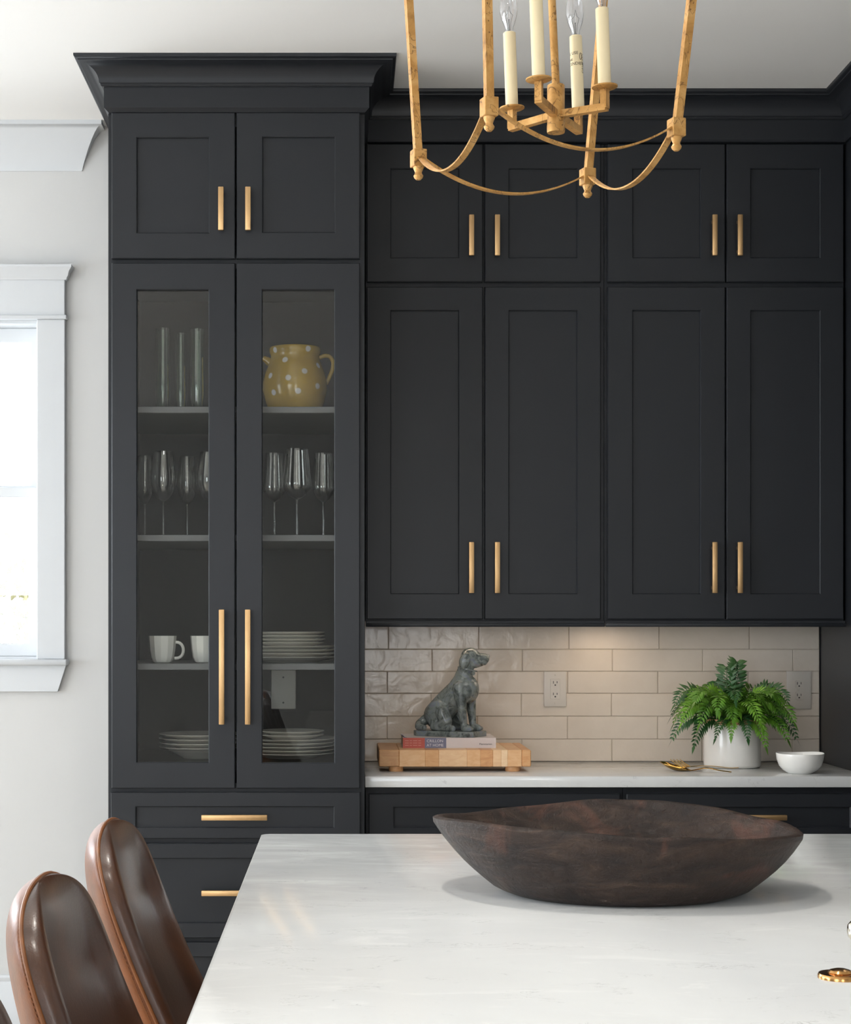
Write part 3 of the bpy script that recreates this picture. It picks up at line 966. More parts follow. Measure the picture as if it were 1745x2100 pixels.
def plates(px, Y, z0, specs, what, where):
    """a stack of single plates, bottom first; specs = radii"""
    x = UX(px, Y); z = z0; n = len(specs); rr = random.Random(int(px))
    ords = ['topmost', 'second from the top', 'third from the top', 'fourth from the top', 'fifth from the top', 'sixth from the top', 'seventh from the top', 'lowest']
    for i, (R, step) in enumerate(specs):
        dx, dy = rr.uniform(-.002, .002), rr.uniform(-.002, .002)
        pr = [(0, .0015), (R * .58, 0), (R * .60, .002), (R * .72, .0075), (R * .99, .0165), (R, .0175), (R * .99, .0188), (R * .74, .011), (R * .60, .006), (0, .005)]
        o = MB().lathe(pr, (0, 0, 0), 44).build('plate', M['plate'], sharp=50)
        o.location = (x + dx, Y + dy, z)
        k = n - 1 - i
        nm = ords[k] if k < n - 1 else 'lowest'
        tag(o, '%s %s of the %s' % (what, nm, where), 'plate', 'plates of the ' + where)
        z += step


plates(595, 5.64, SH[2], [(.150, .0112)] * 4 + [(.112, .0108)] * 4, 'white plate,', 'stack beside the mugs in the glass cabinet')
plates(597, 5.64, zfl, [(.146, .0112)] * 5 + [(.104, .0112)] * 2, 'white plate,', 'lowest right stack in the glass cabinet')
bw_ = MB().lathe([(0, .002), (.058, 0), (.062, .004), (.085, .016), (.100, .024), (.102, .025), (.098, .0262), (.08, .019), (.05, .008), (0, .008)], (0, 0, 0), 40).build('shallow_bowl', M['plate'], sharp=50)
bw_.location = (UX(412, 5.62), 5.62, zfl)
tag(bw_, 'shallow white bowl under the plates at the bottom behind the left door', 'bowl')
plates(412, 5.62, zfl + .0262 - .0075, [(.131, .0135)] * 4, 'white plate,', 'lowest left stack in the glass cabinet')

# ------------------------------------------------------------------ kitchen island
IX0, IX1, IY0, IY1 = -0.1815, 2.35, 1.1, 3.912
isl = thing('kitchen_island', 'kitchen island with a wide white quartz top in the foreground', 'island', (1.1, 2.5, 0))
r_ = 0.018
poly = []
for (cx, cy, a0) in ((IX1 - r_, IY1 - r_, 0), (IX0 + r_, IY1 - r_, 90), (IX0 + r_, IY0 + r_, 180), (IX1 - r_, IY0 + r_, 270)):
    for k in range(7):
        a = math.radians(a0 + 90 * k / 6); poly.append((cx + r_ * math.cos(a), cy + r_ * math.sin(a)))
MB().prism(poly, CT - 0.035, CT, 0.002).build('island_top', M['quartz'], isl)
mb = MB(); mb.box(0.22, 2.25, 1.25, 3.84, 0.1, CT - 0.035); mb.box(0.28, 2.2, 1.31, 3.78, 0, 0.1)
mb.build('island_base', M['cabinet'], isl)
for k in range(3):
    a, b = 1.25 + k * .8633 + .01, 1.25 + (k + 1) * .8633 - .01
    mb = MB(); mb.box(0.202, 0.219, a, b, 0.13, 0.16 + .06); mb.box(0.202, 0.219, a, b, .79, .86); mb.box(0.202, 0.219, a, a + .07, .2, .8); mb.box(0.202, 0.219, b - .07, b, .2, .8); mb.box(.212, .2195, a, b, .13, .86)
    mb.build('end_panel', M['cabinet'], isl)

# ------------------------------------------------------------------ carved wooden bowl
BX, BY = 0.471, 3.090
bowl = thing('wooden_bowl', 'large dark carved wooden bowl on the island', 'bowl', (BX, BY, CT))


def bowl_rim(a):
    ca, sa = math.cos(a), math.sin(a)
    ax, by = 0.317, 0.260
    k = 1.0 / ((abs(ca) / ax) ** 2.1 + (abs(sa) / by) ** 2.1) ** (1 / 2.1)
    k *= 1 + 0.004 * math.sin(5 * a)
    x, y = k * ca, k * sa - 0.05 * k * ca
    z = (0.1198 - 0.006 * ca + 0.0021 * sa - 0.0047 * math.cos(2 * a) + 0.0065 * math.sin(2 * a)
         - 0.0026 * math.cos(3 * a) - 0.0029 * math.sin(3 * a) + 0.0008 * math.sin(9 * a) - 0.004)
    return x, y, z


def bowl_base(a):
    return (0.006 + 0.205 * math.cos(a), -0.023 + 0.190 * math.sin(a))


rows = []
NA = 128
outer = [(0.0, 0.5), (0.0, 0.85), (0.002, 0.97), (0.010, None)]
for j in range(NA):
    a = 2 * PI * j / NA
    rx, ry, rz = bowl_rim(a); bx_, by_ = bowl_base(a)
    nn = Vector((rx, ry)).normalized()
    ring = []
    ring.append((0.006, -0.023, 0.0))
    ring.append((lerp(0.006, bx_, .6), lerp(-.023, by_, .6), 0.0))
    ring.append((lerp(0.006, bx_, .94), lerp(-.023, by_, .94), 0.0005))
    for t in (0.03, 0.1, .2, .32, .45, .6, .75, .88, .96):
        q = t ** 0.93
        bul = 0.010 * math.sin(PI * t)
        ring.append((lerp(bx_, rx, q) + nn.x * bul, lerp(by_, ry, q) + nn.y * bul, rz * t * 0.99 + (0.003 if t < .05 else 0)))
    th = 0.021 + 0.004 * math.sin(2 * a + 1) 
    for k in range(1, 6):
        b = PI * k / 6
        ring.append((rx - nn.x * th / 2 * (1 - math.cos(b)), ry - nn.y * th / 2 * (1 - math.cos(b)), rz + 0.006 * math.sin(b)))
    ix, iy = rx - nn.x * th, ry - nn.y * th
    for t in (.95, .85, .7, .55, .4, .25, .12, .04):
        q = t ** 0.75
        ring.append((lerp(bx_ * .8, ix, q), lerp(by_ * .8, iy, q), lerp(0.018, rz, t)))
    ring.append((bx_ * .35, by_ * .35, 0.0165)); ring.append((0.0, 0.0, 0.016))
    nz = [mnoise.noise(Vector((p[0] * 14, p[1] * 14, p[2] * 20))) * 0.0018 for p in ring]
    rows.append([(BX + p[0] + nn.x * d, BY + p[1] + nn.y * d, CT + max(0.0, p[2] + (d if p[2] > .09 else 0))) for p, d in zip(ring, nz)])
mb = MB(); mb.grid(rows, close_u=True)
bmesh.ops.remove_doubles(mb.bm, verts=mb.bm.verts, dist=0.0004)
mb.build('body', M['bowl_wood'], bowl, sharp=60)
fp = U(1390, 1859, 2.925)
MB().box(fp.x - .0085, fp.x + .0085, 2.915, 2.94, CT, CT + .006, .001).build('foot_pad', M['felt'], bowl)

# ------------------------------------------------------------------ brass button and tap at the right edge of the island
bt = thing('air_switch', 'round brass push button set in the island top near the tap', 'button', (UX(1727, 2.30), 2.31, CT))
bc = (UX(1727, 2.30), 2.31, CT)
MB().lathe([(0, 0), (.0285, 0), (.0285, .004), (.0272, .0062), (.016, .0066), (.0155, .006), (0, .006)], bc, 48).build('flange', M['brass_shiny'], bt)
MB().lathe([(.0148, .005), (.0155, .0075), (.013, .0105), (.007, .0122), (0, .0126)], bc, 36).build('push_button', M['brass_shiny'], bt)
fx = 0.845; fyy = 2.36
tap = thing('kitchen_tap', 'polished metal kitchen tap just entering at the right edge', 'tap', (fx, fyy, CT))
MB().lathe([(0, 0), (.027, 0), (.027, .006), (.019, .012), (.0165, .03), (.0165, .12), (.014, .13), (0, .13)], (fx, fyy, CT), 32).build('tap_body', M['nickel'], tap)
pts = [(fx + .0 + .1 * (1 - math.cos(a)), fyy - .02 * (1 - math.cos(a)), CT + .25 + .1 * math.sin(a)) for a in [k * PI / 14 for k in range(15)]]
MB().tube([(fx, fyy, CT + .12), (fx, fyy, CT + .2)] + pts + [(fx + .2, fyy - .04, CT + .2)], .011, 16).build('spout', M['nickel'], tap)
kx = UX(1738, 2.36)
MB().tube([(kx, fyy, CT + .053), (kx + .0015, fyy, CT + .053), (kx + .005, fyy, CT + .053), (kx + .009, fyy, CT + .053), (kx + .026, fyy, CT + .053), (kx + .034, fyy, CT + .053), (fx, fyy, CT + .053)], [.004, .009, .0128, .0145, .0145, .008, .007], 28).build('lever', M['nickel'], tap)

# ------------------------------------------------------------------ leather counter chairs
def chair_proto(loc, label):
    r = thing('counter_chair', label, 'chair', loc, 'leather counter chairs')
    ox, oy = loc[0], loc[1]
    ZB, ZT = 0.60, 1.041
    W0 = 0.242
    def half_w(z):
        s = max(0, (z - ZB) / (ZT - ZB))
        return W0 * (1 - 0.07 * s) * max(0.0, 1 - s ** 13) ** 0.5
    def wrap_e(z):
        s = (z - ZB) / (ZT - ZB)
        return (0.060 - 0.022 * s) * half_w(z) / W0
    def cx(z):
        u = ZT - z
        return -0.241 + 0.278 * u + 0.342 * u * u - wrap_e(z)
    def thick(z):
        s = max(0, (z - ZB) / (ZT - ZB))
        return max(0.0005, 1 - s ** 14) ** 0.5
    def tb(z):
        s = max(0, (z - ZB) / (ZT - ZB))
        return lerp(0.040, 0.008, s ** 1.3)
    def wrap(yn, z):
        return wrap_e(z) * abs(yn) ** 2.4
    NZ, NYY = 72, 48
    zs_ = [ZB + (ZT - ZB) * (1 - (1 - i / NZ) ** 1.9) for i in range(NZ + 1)]
    def pt(z, a, side):
        """a in [0,1] across near -> far; side +1 front, -1 back"""
        w_, t_ = half_w(z), thick(z)
        th = PI * a
        yn = -math.cos(th); yn = math.copysign(abs(yn) ** 0.55, yn)
        prof = max(0, math.sin(th)) ** 0.55
        x = cx(z) + wrap(yn, z)
        if side > 0:
            s = (z - ZB) / (ZT - ZB)
            d = 0.050 * t_ * prof
            pad = sstep(0.86, 0.70, abs(yn)) * sstep(1.0, 0.70, s)
            d -= 0.018 * pad
            x += d
        else:
            x -= tb(z) * t_ * prof
        return Vector((ox + x, oy + yn * w_, z))
    for side, nm, mt in ((-1, 'back_shell', 'leather_tan'), (1, 'back_cushion', 'leather_dark')):
        mb = MB()
        mb.grid([[pt(z, k / NYY, side) for k in range(NYY + 1)] for z in zs_])
        bmesh.ops.remove_doubles(mb.bm, verts=mb.bm.verts, dist=0.0002)
        mb.build(nm, M[mt], r, sharp=80)
    seam = [pt(z, 0, 1) for z in zs_] + [pt(z, 1, 1) for z in reversed(zs_[:-1])]
    mid = Vector((ox + cx(0.8), oy, 0.8))
    sm = []
    for i, p in enumerate(seam):
        d = Vector((0, p.y - oy, 0)); d = d.normalized() if d.length > 1e-5 else Vector((0, 0, 1))
        if i > NZ * 0.9 and i < NZ * 1.1: d = (d * abs(p.y - oy) / .2 + Vector((-.3, 0, 1))).normalized()
        sm.append(p + d * 0.0008)
    sm = [p for i, p in enumerate(sm) if i == 0 or (p - sm[i - 1]).length > 0.0008]
    MB().tube(sm, 0.0030, 8).build('piping', M['piping'], r)
    st = MB(); acc = 0.0
    for i in range(1, NZ - 2):          # stitches beside the piping, on the shell, both sides
        for a in (0.028, 0.972):
            n_ = max(1, round((zs_[i + 1] - zs_[i]) / 0.0056))
            for k in range(n_):
                za = lerp(zs_[i], zs_[i + 1], k / n_); zb2 = lerp(zs_[i], zs_[i + 1], (k + .55) / n_)
                p, q = pt(za, a, -1), pt(zb2, a, -1)
                o_ = Vector((0, -1 if a < .5 else 1, 0)) * 0.0006
                st.tube([p + o_, q + o_], 0.0007, 4)
    s_ = st.build('stitching', M['thread'], r); s_['kind'] = 'stuff'
    # seat pad and frame
    prof = []
    mb = MB(); rows = []
    for j in range(40):
        a = 2 * PI * j / 40
        ca, sa = math.cos(a), math.sin(a)
        ex = math.copysign(abs(ca) ** .6, ca) * .21; ey = math.copysign(abs(sa) ** .6, sa) * .225
        rows.append([(ox + .01 + ex * f, oy + ey * f, z) for f, z in ((0, .585), (.9, .585), (.985, .6), (1, .622), (.98, .645), (.9, .657), (.6, .66), (0, .655))])
    mb.grid(rows, close_u=True); bmesh.ops.remove_doubles(mb.bm, verts=mb.bm.verts, dist=.0004)
    mb.build('seat', M['leather_dark'], r, sharp=60)
    for sx in (-1, 1):
        for sy in (-1, 1):
            MB().tube([(ox + .0 + sx * .15, oy + sy * .16, .586), (ox + sx * .20, oy + sy * .20, 0)], [.014, .010], 12).build('leg', M['chair_metal'], r)
    mb = MB(); q = [(ox + sx * .1855, oy + sy * .1885, .17) for sx, sy in ((-1, -1), (1, -1), (1, 1), (-1, 1), (-1, -1))]
    for a, b in zip(q, q[1:]): mb.tube([a, b], .008, 10)
    mb.build('footrest', M['chair_metal'], r)
    return r


chA = chair_proto((-0.158, 3.0, 0), 'brown leather counter chair at the far end of the island side')
copy_tree(chA, (-0.158, 2.325, 0), 'brown leather counter chair in the middle, with its back cushion in full view')
copy_tree(chA, (-0.158, 1.65, 0), 'brown leather counter chair nearest the camera, only its top edge in the corner')

# ------------------------------------------------------------------ butcher block, book, dog statue
board = thing('butcher_block', 'thick wooden butcher block on round feet at the left end of the counter', 'cutting board', (UX(933, 5.75), 5.75, CT))
by0, by1, bz0, bz1 = 5.573, 5.915, CT + .0165, CT + .069
bxs = [777, 819, 872, 900, 958, 985, 1011, 1028, 1041, 1070, 1089]
kinds = [0, 1, 2, 3, 1, 5, 3, 4, 1, 2]
for i, (a, b) in enumerate(zip(bxs, bxs[1:])):
    MB().box(UX(a, by0), UX(b, by0), by0, by1, bz0, bz1, .0012 if 0 < i < 9 else .003, 1).build('plank', BW[kinds[i]], board)
for (px, yy) in ((812, by0 + .035), (1051, by0 + .035), (812, by1 - .04), (1054, by1 - .04)):
    MB().lathe([(0, 0), (.0215, 0), (.023, .002), (.023, .017), (0, .017)], (UX(px, yy), yy, CT), 28).build('foot', BW[2], board)

bk = thing('hardback_book', 'thick hardback book lying flat on the butcher block under the dog figurine', 'book', (UX(921, 5.77), 5.77, bz1))
gx = [UX(826, 5.66), UX(871, 5.66), UX(915, 5.66), UX(1017, 5.66)]
ky0, ky1, kz0, kz1 = 5.66, 5.885, bz1, bz1 + .0325
MB().box(gx[0] + .002, gx[3] - .003, ky0 + .006, ky1 - .003, kz0 + .0025, kz1 - .0025).build('pages', M['paper'], bk)
mb = MB(); mb.box(gx[0], gx[3], ky0, ky1, kz1 - .0028, kz1, .0008); mb.box(gx[0], gx[3], ky0, ky1, kz0, kz0 + .0028, .0008)
mb.build('cover', M['cap_cream'], bk)
mb = MB()
for a, b in zip(gx, gx[1:]): mb.box(a, b, ky0 - .0012, ky0 + .003, kz0, kz1)
sp = mb.build('spine', [M['cap_red'], M['cap_blue'], M['cap_cream']], bk)
for f in sp.data.polygons:
    cxx = f.center.x + bk.location.x
    f.material_index = 0 if cxx < gx[1] - 1e-4 else (1 if cxx < gx[2] - 1e-4 else 2)


def spine_text(body, x, z, size, mat, sxx=1.0):
    t = text_bm(body, size)
    t.bm.transform(Matrix.Translation((x, ky0 - .0014, z)) @ Matrix.Rotation(PI / 2, 4, 'X') @ Matrix.Diagonal((sxx, 1, 1, 1)))
    return t.build('lettering', mat, bk, smooth=False)


spine_text('CRILLON', gx[1] + .006, kz0 + .0185, .0125, M['white_ink'], 1.02)
spine_text('AT HOME', gx[1] + .006, kz0 + .0050, .0125, M['white_ink'], 0.98)
spine_text('Flammarion', gx[3] - .053, kz0 + .010, .0085, M['ink'])
mb = MB()
for k in range(3):
    z = kz0 + .008 + k * .0072; x = gx[0] + .007
    for wd in (.012, .007, .014, .009):
        mb.box(x, x + wd, ky0 - .0016, ky0 - .001, z, z + .0016); x += wd + .003
mb.build('small_print', M['red_ink'], bk)
MB().tube([(gx[0] + .012, ky0 + .012, kz1 - .001), (gx[0] + .002, ky0 + .008, kz1 + .003), (gx[0] - .003, ky0 + .006, kz1 + .009)], .01, up=(0, 0, 1), sq=(.014, .0012)).build('jacket_flap', M['cap_blue'], bk)  # raised corner flap of the book jacket

# dog figurine
DX, DY, DZ = UX(770 / 9.184 + 840, 5.76), 5.765, kz1
th_ = math.radians(32); c_, s_2 = math.cos(th_), math.sin(th_)
dog = thing('dog_figurine', 'glazed blue-grey ceramic figurine of a sitting dog on top of the book', 'figurine', (DX, DY, DZ))
BT = .018
def DP(h, l, z): return Vector((DX + h * c_ + l * s_2, DY - h * s_2 + l * c_, DZ + BT + z))
def HP(x, d, z): return Vector((DX + x, DY - .034 - d, DZ + BT + z))
poly = []
L2, W2, ch = .110, .066, .022
for h, l in ((L2 - ch, -W2), (L2, -W2 + ch), (L2, W2 - ch), (L2 - ch, W2), (-L2 + ch, W2), (-L2, W2 - ch), (-L2, -W2 + ch), (-L2 + ch, -W2)):
    p = DP(h - .002, l, 0); poly.append((p.x, p.y))
MB().prism(poly, DZ, DZ + BT, .002).build('plinth', M['dog'], dog)
mb = MB()
def chain(pts):
    """smooth capsule chain of (point, radius)"""
    for (p, a), (q, b) in zip(pts, pts[1:]):
        n = 6
        for k in range(n + 1):
            t = k / n
            mb.ellipsoid(p.lerp(q, t), [lerp(a, b, t)] * 3, nu=14, nv=9)
Rz = Matrix.Rotation(-th_, 3, 'Z')
chain([(DP(-.046, 0, .048), .047), (DP(-.010, 0, .088), .044), (DP(.030, 0, .128), .040), (DP(.046, 0, .160), .033), (DP(.052, 0, .188), .0265), (HP(.052, 0, .212), .0245)])
mb.ellipsoid(DP(.061, 0, .134), (.039, .041, .047), Rz)           # chest
for sgn in (-1, 1):
    mb.ellipsoid(DP(-.026, sgn * .040, .052), (.042, .021, .047), Rz)       # thigh
    chain([(DP(-.004, sgn * .046, .058), .024), (DP(.012, sgn * .047, .030), .019), (DP(-.034, sgn * .048, .014), .014)])
    chain([(DP(-.034, sgn * .049, .012), .013), (DP(.018, sgn * .050, .010), .0125), (DP(.034, sgn * .050, .008), .0115)])
    chain([(DP(.050, sgn * .030, .138), .0235), (DP(.056, sgn * .032, .096), .0185), (DP(.062, sgn * .031, .050), .0135), (DP(.066, sgn * .031, .016), .0115)])
    chain([(DP(.068, sgn * .031, .011), .0135), (DP(.084, sgn * .032, .008), .0115)])
    for q in (-.007, 0, .007): mb.ellipsoid(DP(.092, sgn * .032 + q, .007), (.007, .0042, .007), Rz)
chain([(DP(-.082, -.012, .036), .017), (DP(-.098, -.030, .018), .015), (DP(-.088, -.055, .012), .012), (DP(-.06, -.066, .010), .009)])   # tail
mb.ellipsoid(HP(.062, 0, .2385), (.0315, .029, .0300))            # skull
mb.ellipsoid(HP(.074, 0, .222), (.026, .024, .020))
chain([(HP(.078, 0, .233), .0205), (HP(.107, 0, .2325), .0170)])
chain([(HP(.082, .006, .222), .014), (HP(.107, .005, .2215), .0105)])
chain([(HP(.080, 0, .214), .012), (HP(.099, 0, .2145), .0065)])
mb.ellipsoid(HP(.1195, 0, .2405), (.0060, .0075, .0050))
for d in (-1, 1):
    mb.ellipsoid(HP(.043, d * .027, .226), (.0155, .0075, .027), Matrix.Rotation(.28, 3, 'Y'))
    mb.ellipsoid(HP(.088, d * .0165, .2445), (.0055, .004, .0035))
body = mb.build('body', M['dog'], dog, sharp=180)
rm = body.modifiers.new('remesh', 'REMESH'); rm.mode = 'VOXEL'; rm.voxel_size = 0.0020
smd = body.modifiers.new('smooth', 'SMOOTH'); smd.factor = 0.5; smd.iterations = 5
dg = bpy.context.evaluated_depsgraph_get()
me = bpy.data.meshes.new_from_object(body.evaluated_get(dg))
body.modifiers.clear(); body.data = me
for p in me.polygons: p.use_smooth = True
pts = []
for k in range(33):
    a = 2 * PI * k / 32
    pts.append(HP(.053 + .0275 * math.cos(a), -.0 - .0275 * math.sin(a), .1985 - .007 * math.cos(a)) + Vector((0, 0, 0)))
MB().tube(pts, .004, sq=(.009, .004), up=(0, 0, 1), caps=False).build('collar', M['dog'], dog)
MB().lathe([(0, -.002), (.0065, -.002), (.0065, .002), (0, .002)], n=16, mat=Matrix.Translation(HP(.069, .026, .186)) @ Matrix.Rotation(PI / 2, 4, 'X') @ Matrix.Rotation(.5, 4, 'Y')).build('tag', M['dog'], dog)

# ------------------------------------------------------------------ fern in a white crock
FX, FY = UX(1502, 5.78), 5.785
fern = thing('potted_fern', 'green fern in a white glazed crock with a terracotta rim', 'plant', (FX, FY, CT))
PR, PH = .0912, .156
MB().lathe([(0, .001), (PR - .006, 0), (PR - .001, .003), (PR, .01), (PR, PH - .020), (PR - .001, PH - .016), (PR - .009, PH - .016), (PR - .009, .02), (0, .02)], (FX, FY, CT), 64).build('crock', M['pot_ceramic'], fern, sharp=60)
MB().lathe([(PR - .010, PH - .03), (PR - .0012, PH - .018), (PR - .0005, PH - .004), (PR - .003, PH), (PR - .009, PH), (PR - .0105, PH - .03)], (FX, FY, CT), 64).build('rim', M['terracotta'], fern, sharp=60)
MB().lathe([(PR - .0095, PH - .022), (PR * .6, PH - .016), (0, PH - .012)], (FX, FY, CT), 40).build('soil', M['soil'], fern)
rng = random.Random(11)


def frond(az, length, rise, droop, mat, pw, curl=0.0, roll=0.0):
    """arching frond with paired leaflets; az 0 = +X, -90 = toward the camera"""
    d = Vector((math.cos(az), math.sin(az), 0)); sd = Vector((-math.sin(az), math.cos(az), 0))
    N = 22
    spine = []
    for i in range(N + 1):
        t = i / N
        hr = length * (t * (1 - 0.18 * t * t))
        z = rise * math.sin(min(1.0, t * 1.15) * PI * 0.5) * (1 - .15 * t) - droop * t ** 2.3
        spine.append(Vector((FX, FY, CT + PH - .02)) + d * (.02 + hr) + sd * curl * t * t + Vector((0, 0, z)))
    for p in spine:                       # keep clear of the tiled wall
        p.y = min(p.y, 5.968 - max(0, (p.y - 5.9)) * .1)
    mb = MB()
    mb.tube(spine, [lerp(.0019, .0007, i / N) for i in range(N + 1)], 5)
    n = 17
    for k in range(n):
        t = 0.16 + 0.82 * k / (n - 1)
        i = min(N - 1, int(t * N)); f = t * N - i
        p = spine[i].lerp(spine[i + 1], f); tg = (spine[i + 1] - spine[i]).normalized()
        lat = tg.cross(Vector((0, 0, 1)))
        lat = lat.normalized() if lat.length > .1 else sd
        up = lat.cross(tg).normalized()
        lat, up = lat * math.cos(roll) + up * math.sin(roll), up * math.cos(roll) - lat * math.sin(roll)
        pl = pw * (math.sin(PI * min(1, (t * .80 + .16))) ** .7) * rng.uniform(.88, 1.1)
        for s in (-1, 1):
            ax = (lat * s * .86 + tg * .50 + up * rng.uniform(-.05, .28)).normalized()
            wv = ax.cross(up).normalized() * (.0030 + .055 * pl)
            dn = Vector((0, 0, -1))
            b0 = p; m1 = p + ax * pl * .42 + up * .002; tip = p + ax * pl + dn * pl * rng.uniform(.05, .3) + tg * pl * .15
            m2 = m1.lerp(tip, .5) + up * .0012
            v = [mb.bm.verts.new(q) for q in (b0, m1 + wv - up * .0014, m2 + wv * .66 - up * .001, tip, m2 - wv * .66 - up * .001, m1 - wv - up * .0014, m1, m2)]
            mb._face([v[0], v[6], v[1]]); mb._face([v[1], v[6], v[7], v[2]]); mb._face([v[2], v[7], v[3]])
            mb._face([v[0], v[5], v[6]]); mb._face([v[5], v[4], v[7], v[6]]); mb._face([v[4], v[3], v[7]])
    # end leaflet
    p = spine[-1]; tg = (spine[-1] - spine[-3]).normalized(); lat = tg.cross(Vector((0, 0, 1)))
    lat = lat.normalized() if lat.length > .1 else sd
    L = pw * .95
    pts = [p - tg * .006, p + tg * L * .3 + lat * .006, p + tg * L, p + tg * L * .3 - lat * .006, p + tg * L * .35 + Vector((0, 0, .002))]
    v = [mb.bm.verts.new(q) for q in pts]
    mb._face([v[0], v[4], v[1]]); mb._face([v[1], v[4], v[2]]); mb._face([v[0], v[3], v[4]]); mb._face([v[3], v[2], v[4]])
    mb.build('frond', mat, fern, sharp=70)


D = math.radians
FRONDS = [(62, .058, .235, .000, 2, .040), (100, .055, .215, .000, 2, .044), (55, .075, .200, .005, 2, .036), (128, .10, .170, .015, 2, .038), (75, .12, .165, .015, 0, .038)]
for k in range(17):      # upper ring
    FRONDS.append((k * 360 / 17 + 8, .165 + .04 * (k % 3) / 2, .166 - .014 * (k % 2), .050 + .02 * (k % 3) / 2, 0 if k % 4 else 2, .040))
for k in range(17):      # middle ring
    FRONDS.append((k * 360 / 17 - 3, .180 + .045 * ((k * 2) % 3) / 2, .122 + .012 * (k % 2), .075 + .025 * (k % 3) / 2, (0, 1, 1, 0)[k % 4] if k > 8 else (0, 2)[k % 2], .040))
FRONDS += [(192, .215, .070, .105, 2, .034), (214, .20, .060, .110, 2, .034), (248, .135, .060, .085, 2, .030), (262, .120, .07, .085, 1, .032), (286, .125, .065, .090, 2, .030), (302, .15, .055, .110, 1, .032), (334, .195, .070, .100, 0, .036), (352, .225, .080, .110, 2, .036)]
for k in range(12):      # short brighter green inner fronds facing the room
    FRONDS.append((195 + k * 14, .085 + .035 * (k % 2), .150 - .02 * (k % 3), .045, 1, .036))
for (az, ln, rs, dr, cm_, pw) in FRONDS:
    frond(D(az + rng.uniform(-5, 5)), ln, rs, dr, LEAF[cm_], pw, rng.uniform(-.03, .03), -math.cos(D(az)) * rng.uniform(.4, 1.15) + rng.uniform(-.3, .3))

# ------------------------------------------------------------------ spoon, fork, small bowl
def utensil_handle(mb, pts, w0, w1, t):
    sm = [Vector(p) for p in pts]
    for _ in range(2):
        out = [sm[0]]
        for a, b in zip(sm, sm[1:]): out += [a.lerp(b, .25), a.lerp(b, .75)]
        out.append(sm[-1]); sm = out
    n = len(sm); rows = []
    for i, p in enumerate(sm):
        tg = (sm[min(n - 1, i + 1)] - sm[max(0, i - 1)]).normalized()
        lat = tg.cross(Vector((0, 0, 1))).normalized(); up = lat.cross(tg)
        q = i / (n - 1); ww = lerp(w0, w1, q ** 1.5)
        if q > .97: ww *= .7
        rows.append([p + lat * ww * a + up * t * b for a, b in ((-1, 0), (-.6, .8), (0, 1), (.6, .8), (1, 0), (.6, -.8), (0, -1), (-.6, -.8))])
    vs = mb.grid(rows, close_v=True); mb._face(vs[0][::-1]); mb._face(vs[-1])


spoon = thing('gold_spoon', 'gold spoon lying under the fork on the counter', 'spoon', (UX(1425, 5.58), 5.58, CT))
sb = Vector((UX(1384, 5.62), 5.62, CT + .0095))
ang = math.atan2(-.09, .2)
T = Matrix.Translation(sb) @ Matrix.Rotation(ang, 4, 'Z') @ Matrix.Rotation(math.radians(14), 4, 'Y')
mb = MB(); rows = []
for k in range(36):
    a = 2 * PI * k / 36
    rw = []
    for f in (0, .3, .6, .85, 1.0):
        x, y = math.cos(a) * .051 * f, math.sin(a) * .027 * f * (1 - .18 * math.cos(a))
        rw.append(T @ Vector((x, y, -.008 + .013 * f * f)))
    for f in (1.0, .85, .6, .3, 0):
        x, y = math.cos(a) * .0505 * f, math.sin(a) * .0265 * f * (1 - .18 * math.cos(a))
        rw.append(T @ Vector((x, y, -.0066 + .0135 * f * f)))
    rows.append(rw)
mb.grid(rows, close_u=True); bmesh.ops.remove_doubles(mb.bm, verts=mb.bm.verts, dist=.0002)
mb.build('spoon_bowl', M['gold'], spoon, sharp=60)
mb = MB(); utensil_handle(mb, [T @ Vector((.047, 0, .004)), T @ Vector((.062, 0, .010)), (UX(1450, 5.585), 5.585, CT + .0135), (UX(1475, 5.555), 5.555, CT + .006), (UX(1499, 5.53), 5.53, CT + .0035)], .0035, .0065, .0018)
mb.build('handle', M['gold'], spoon, sharp=70)
fork = thing('gold_fork', 'gold fork lying across the spoon on the counter', 'fork', (UX(1445, 5.62), 5.62, CT))
f0 = U(1410, 1572.5, 5.585)            # root of the tines
fe = Vector((UX(1514, 5.645), 5.645, CT + .0075))
mb = MB(); utensil_handle(mb, [f0 + Vector((-.006, -.001, -.001)), f0 + Vector((.008, .002, .001)), U(1428, 1571, 5.60), U(1442, 1570.5, 5.61), (UX(1470, 5.625), 5.625, CT + .014), (UX(1495, 5.637), 5.637, CT + .0065), fe], .0105, .0062, .0016)
mb.build('handle', M['gold'], fork, sharp=70)
for k in range(4):
    a, b = U(1401.5 + 4.3 * k, 1575 - 1.1 * k, 5.577 + .0055 * k), U(1374 + 6.6 * k, 1557, 5.592 + .005 * k)
    m_ = a.lerp(b, .5) + Vector((0, 0, -.0022))
    MB().tube([a, a.lerp(m_, .5), m_, m_.lerp(b, .5), b], [.0019, .0018, .0016, .0014, .0008], 8).build('tine', M['gold'], fork)

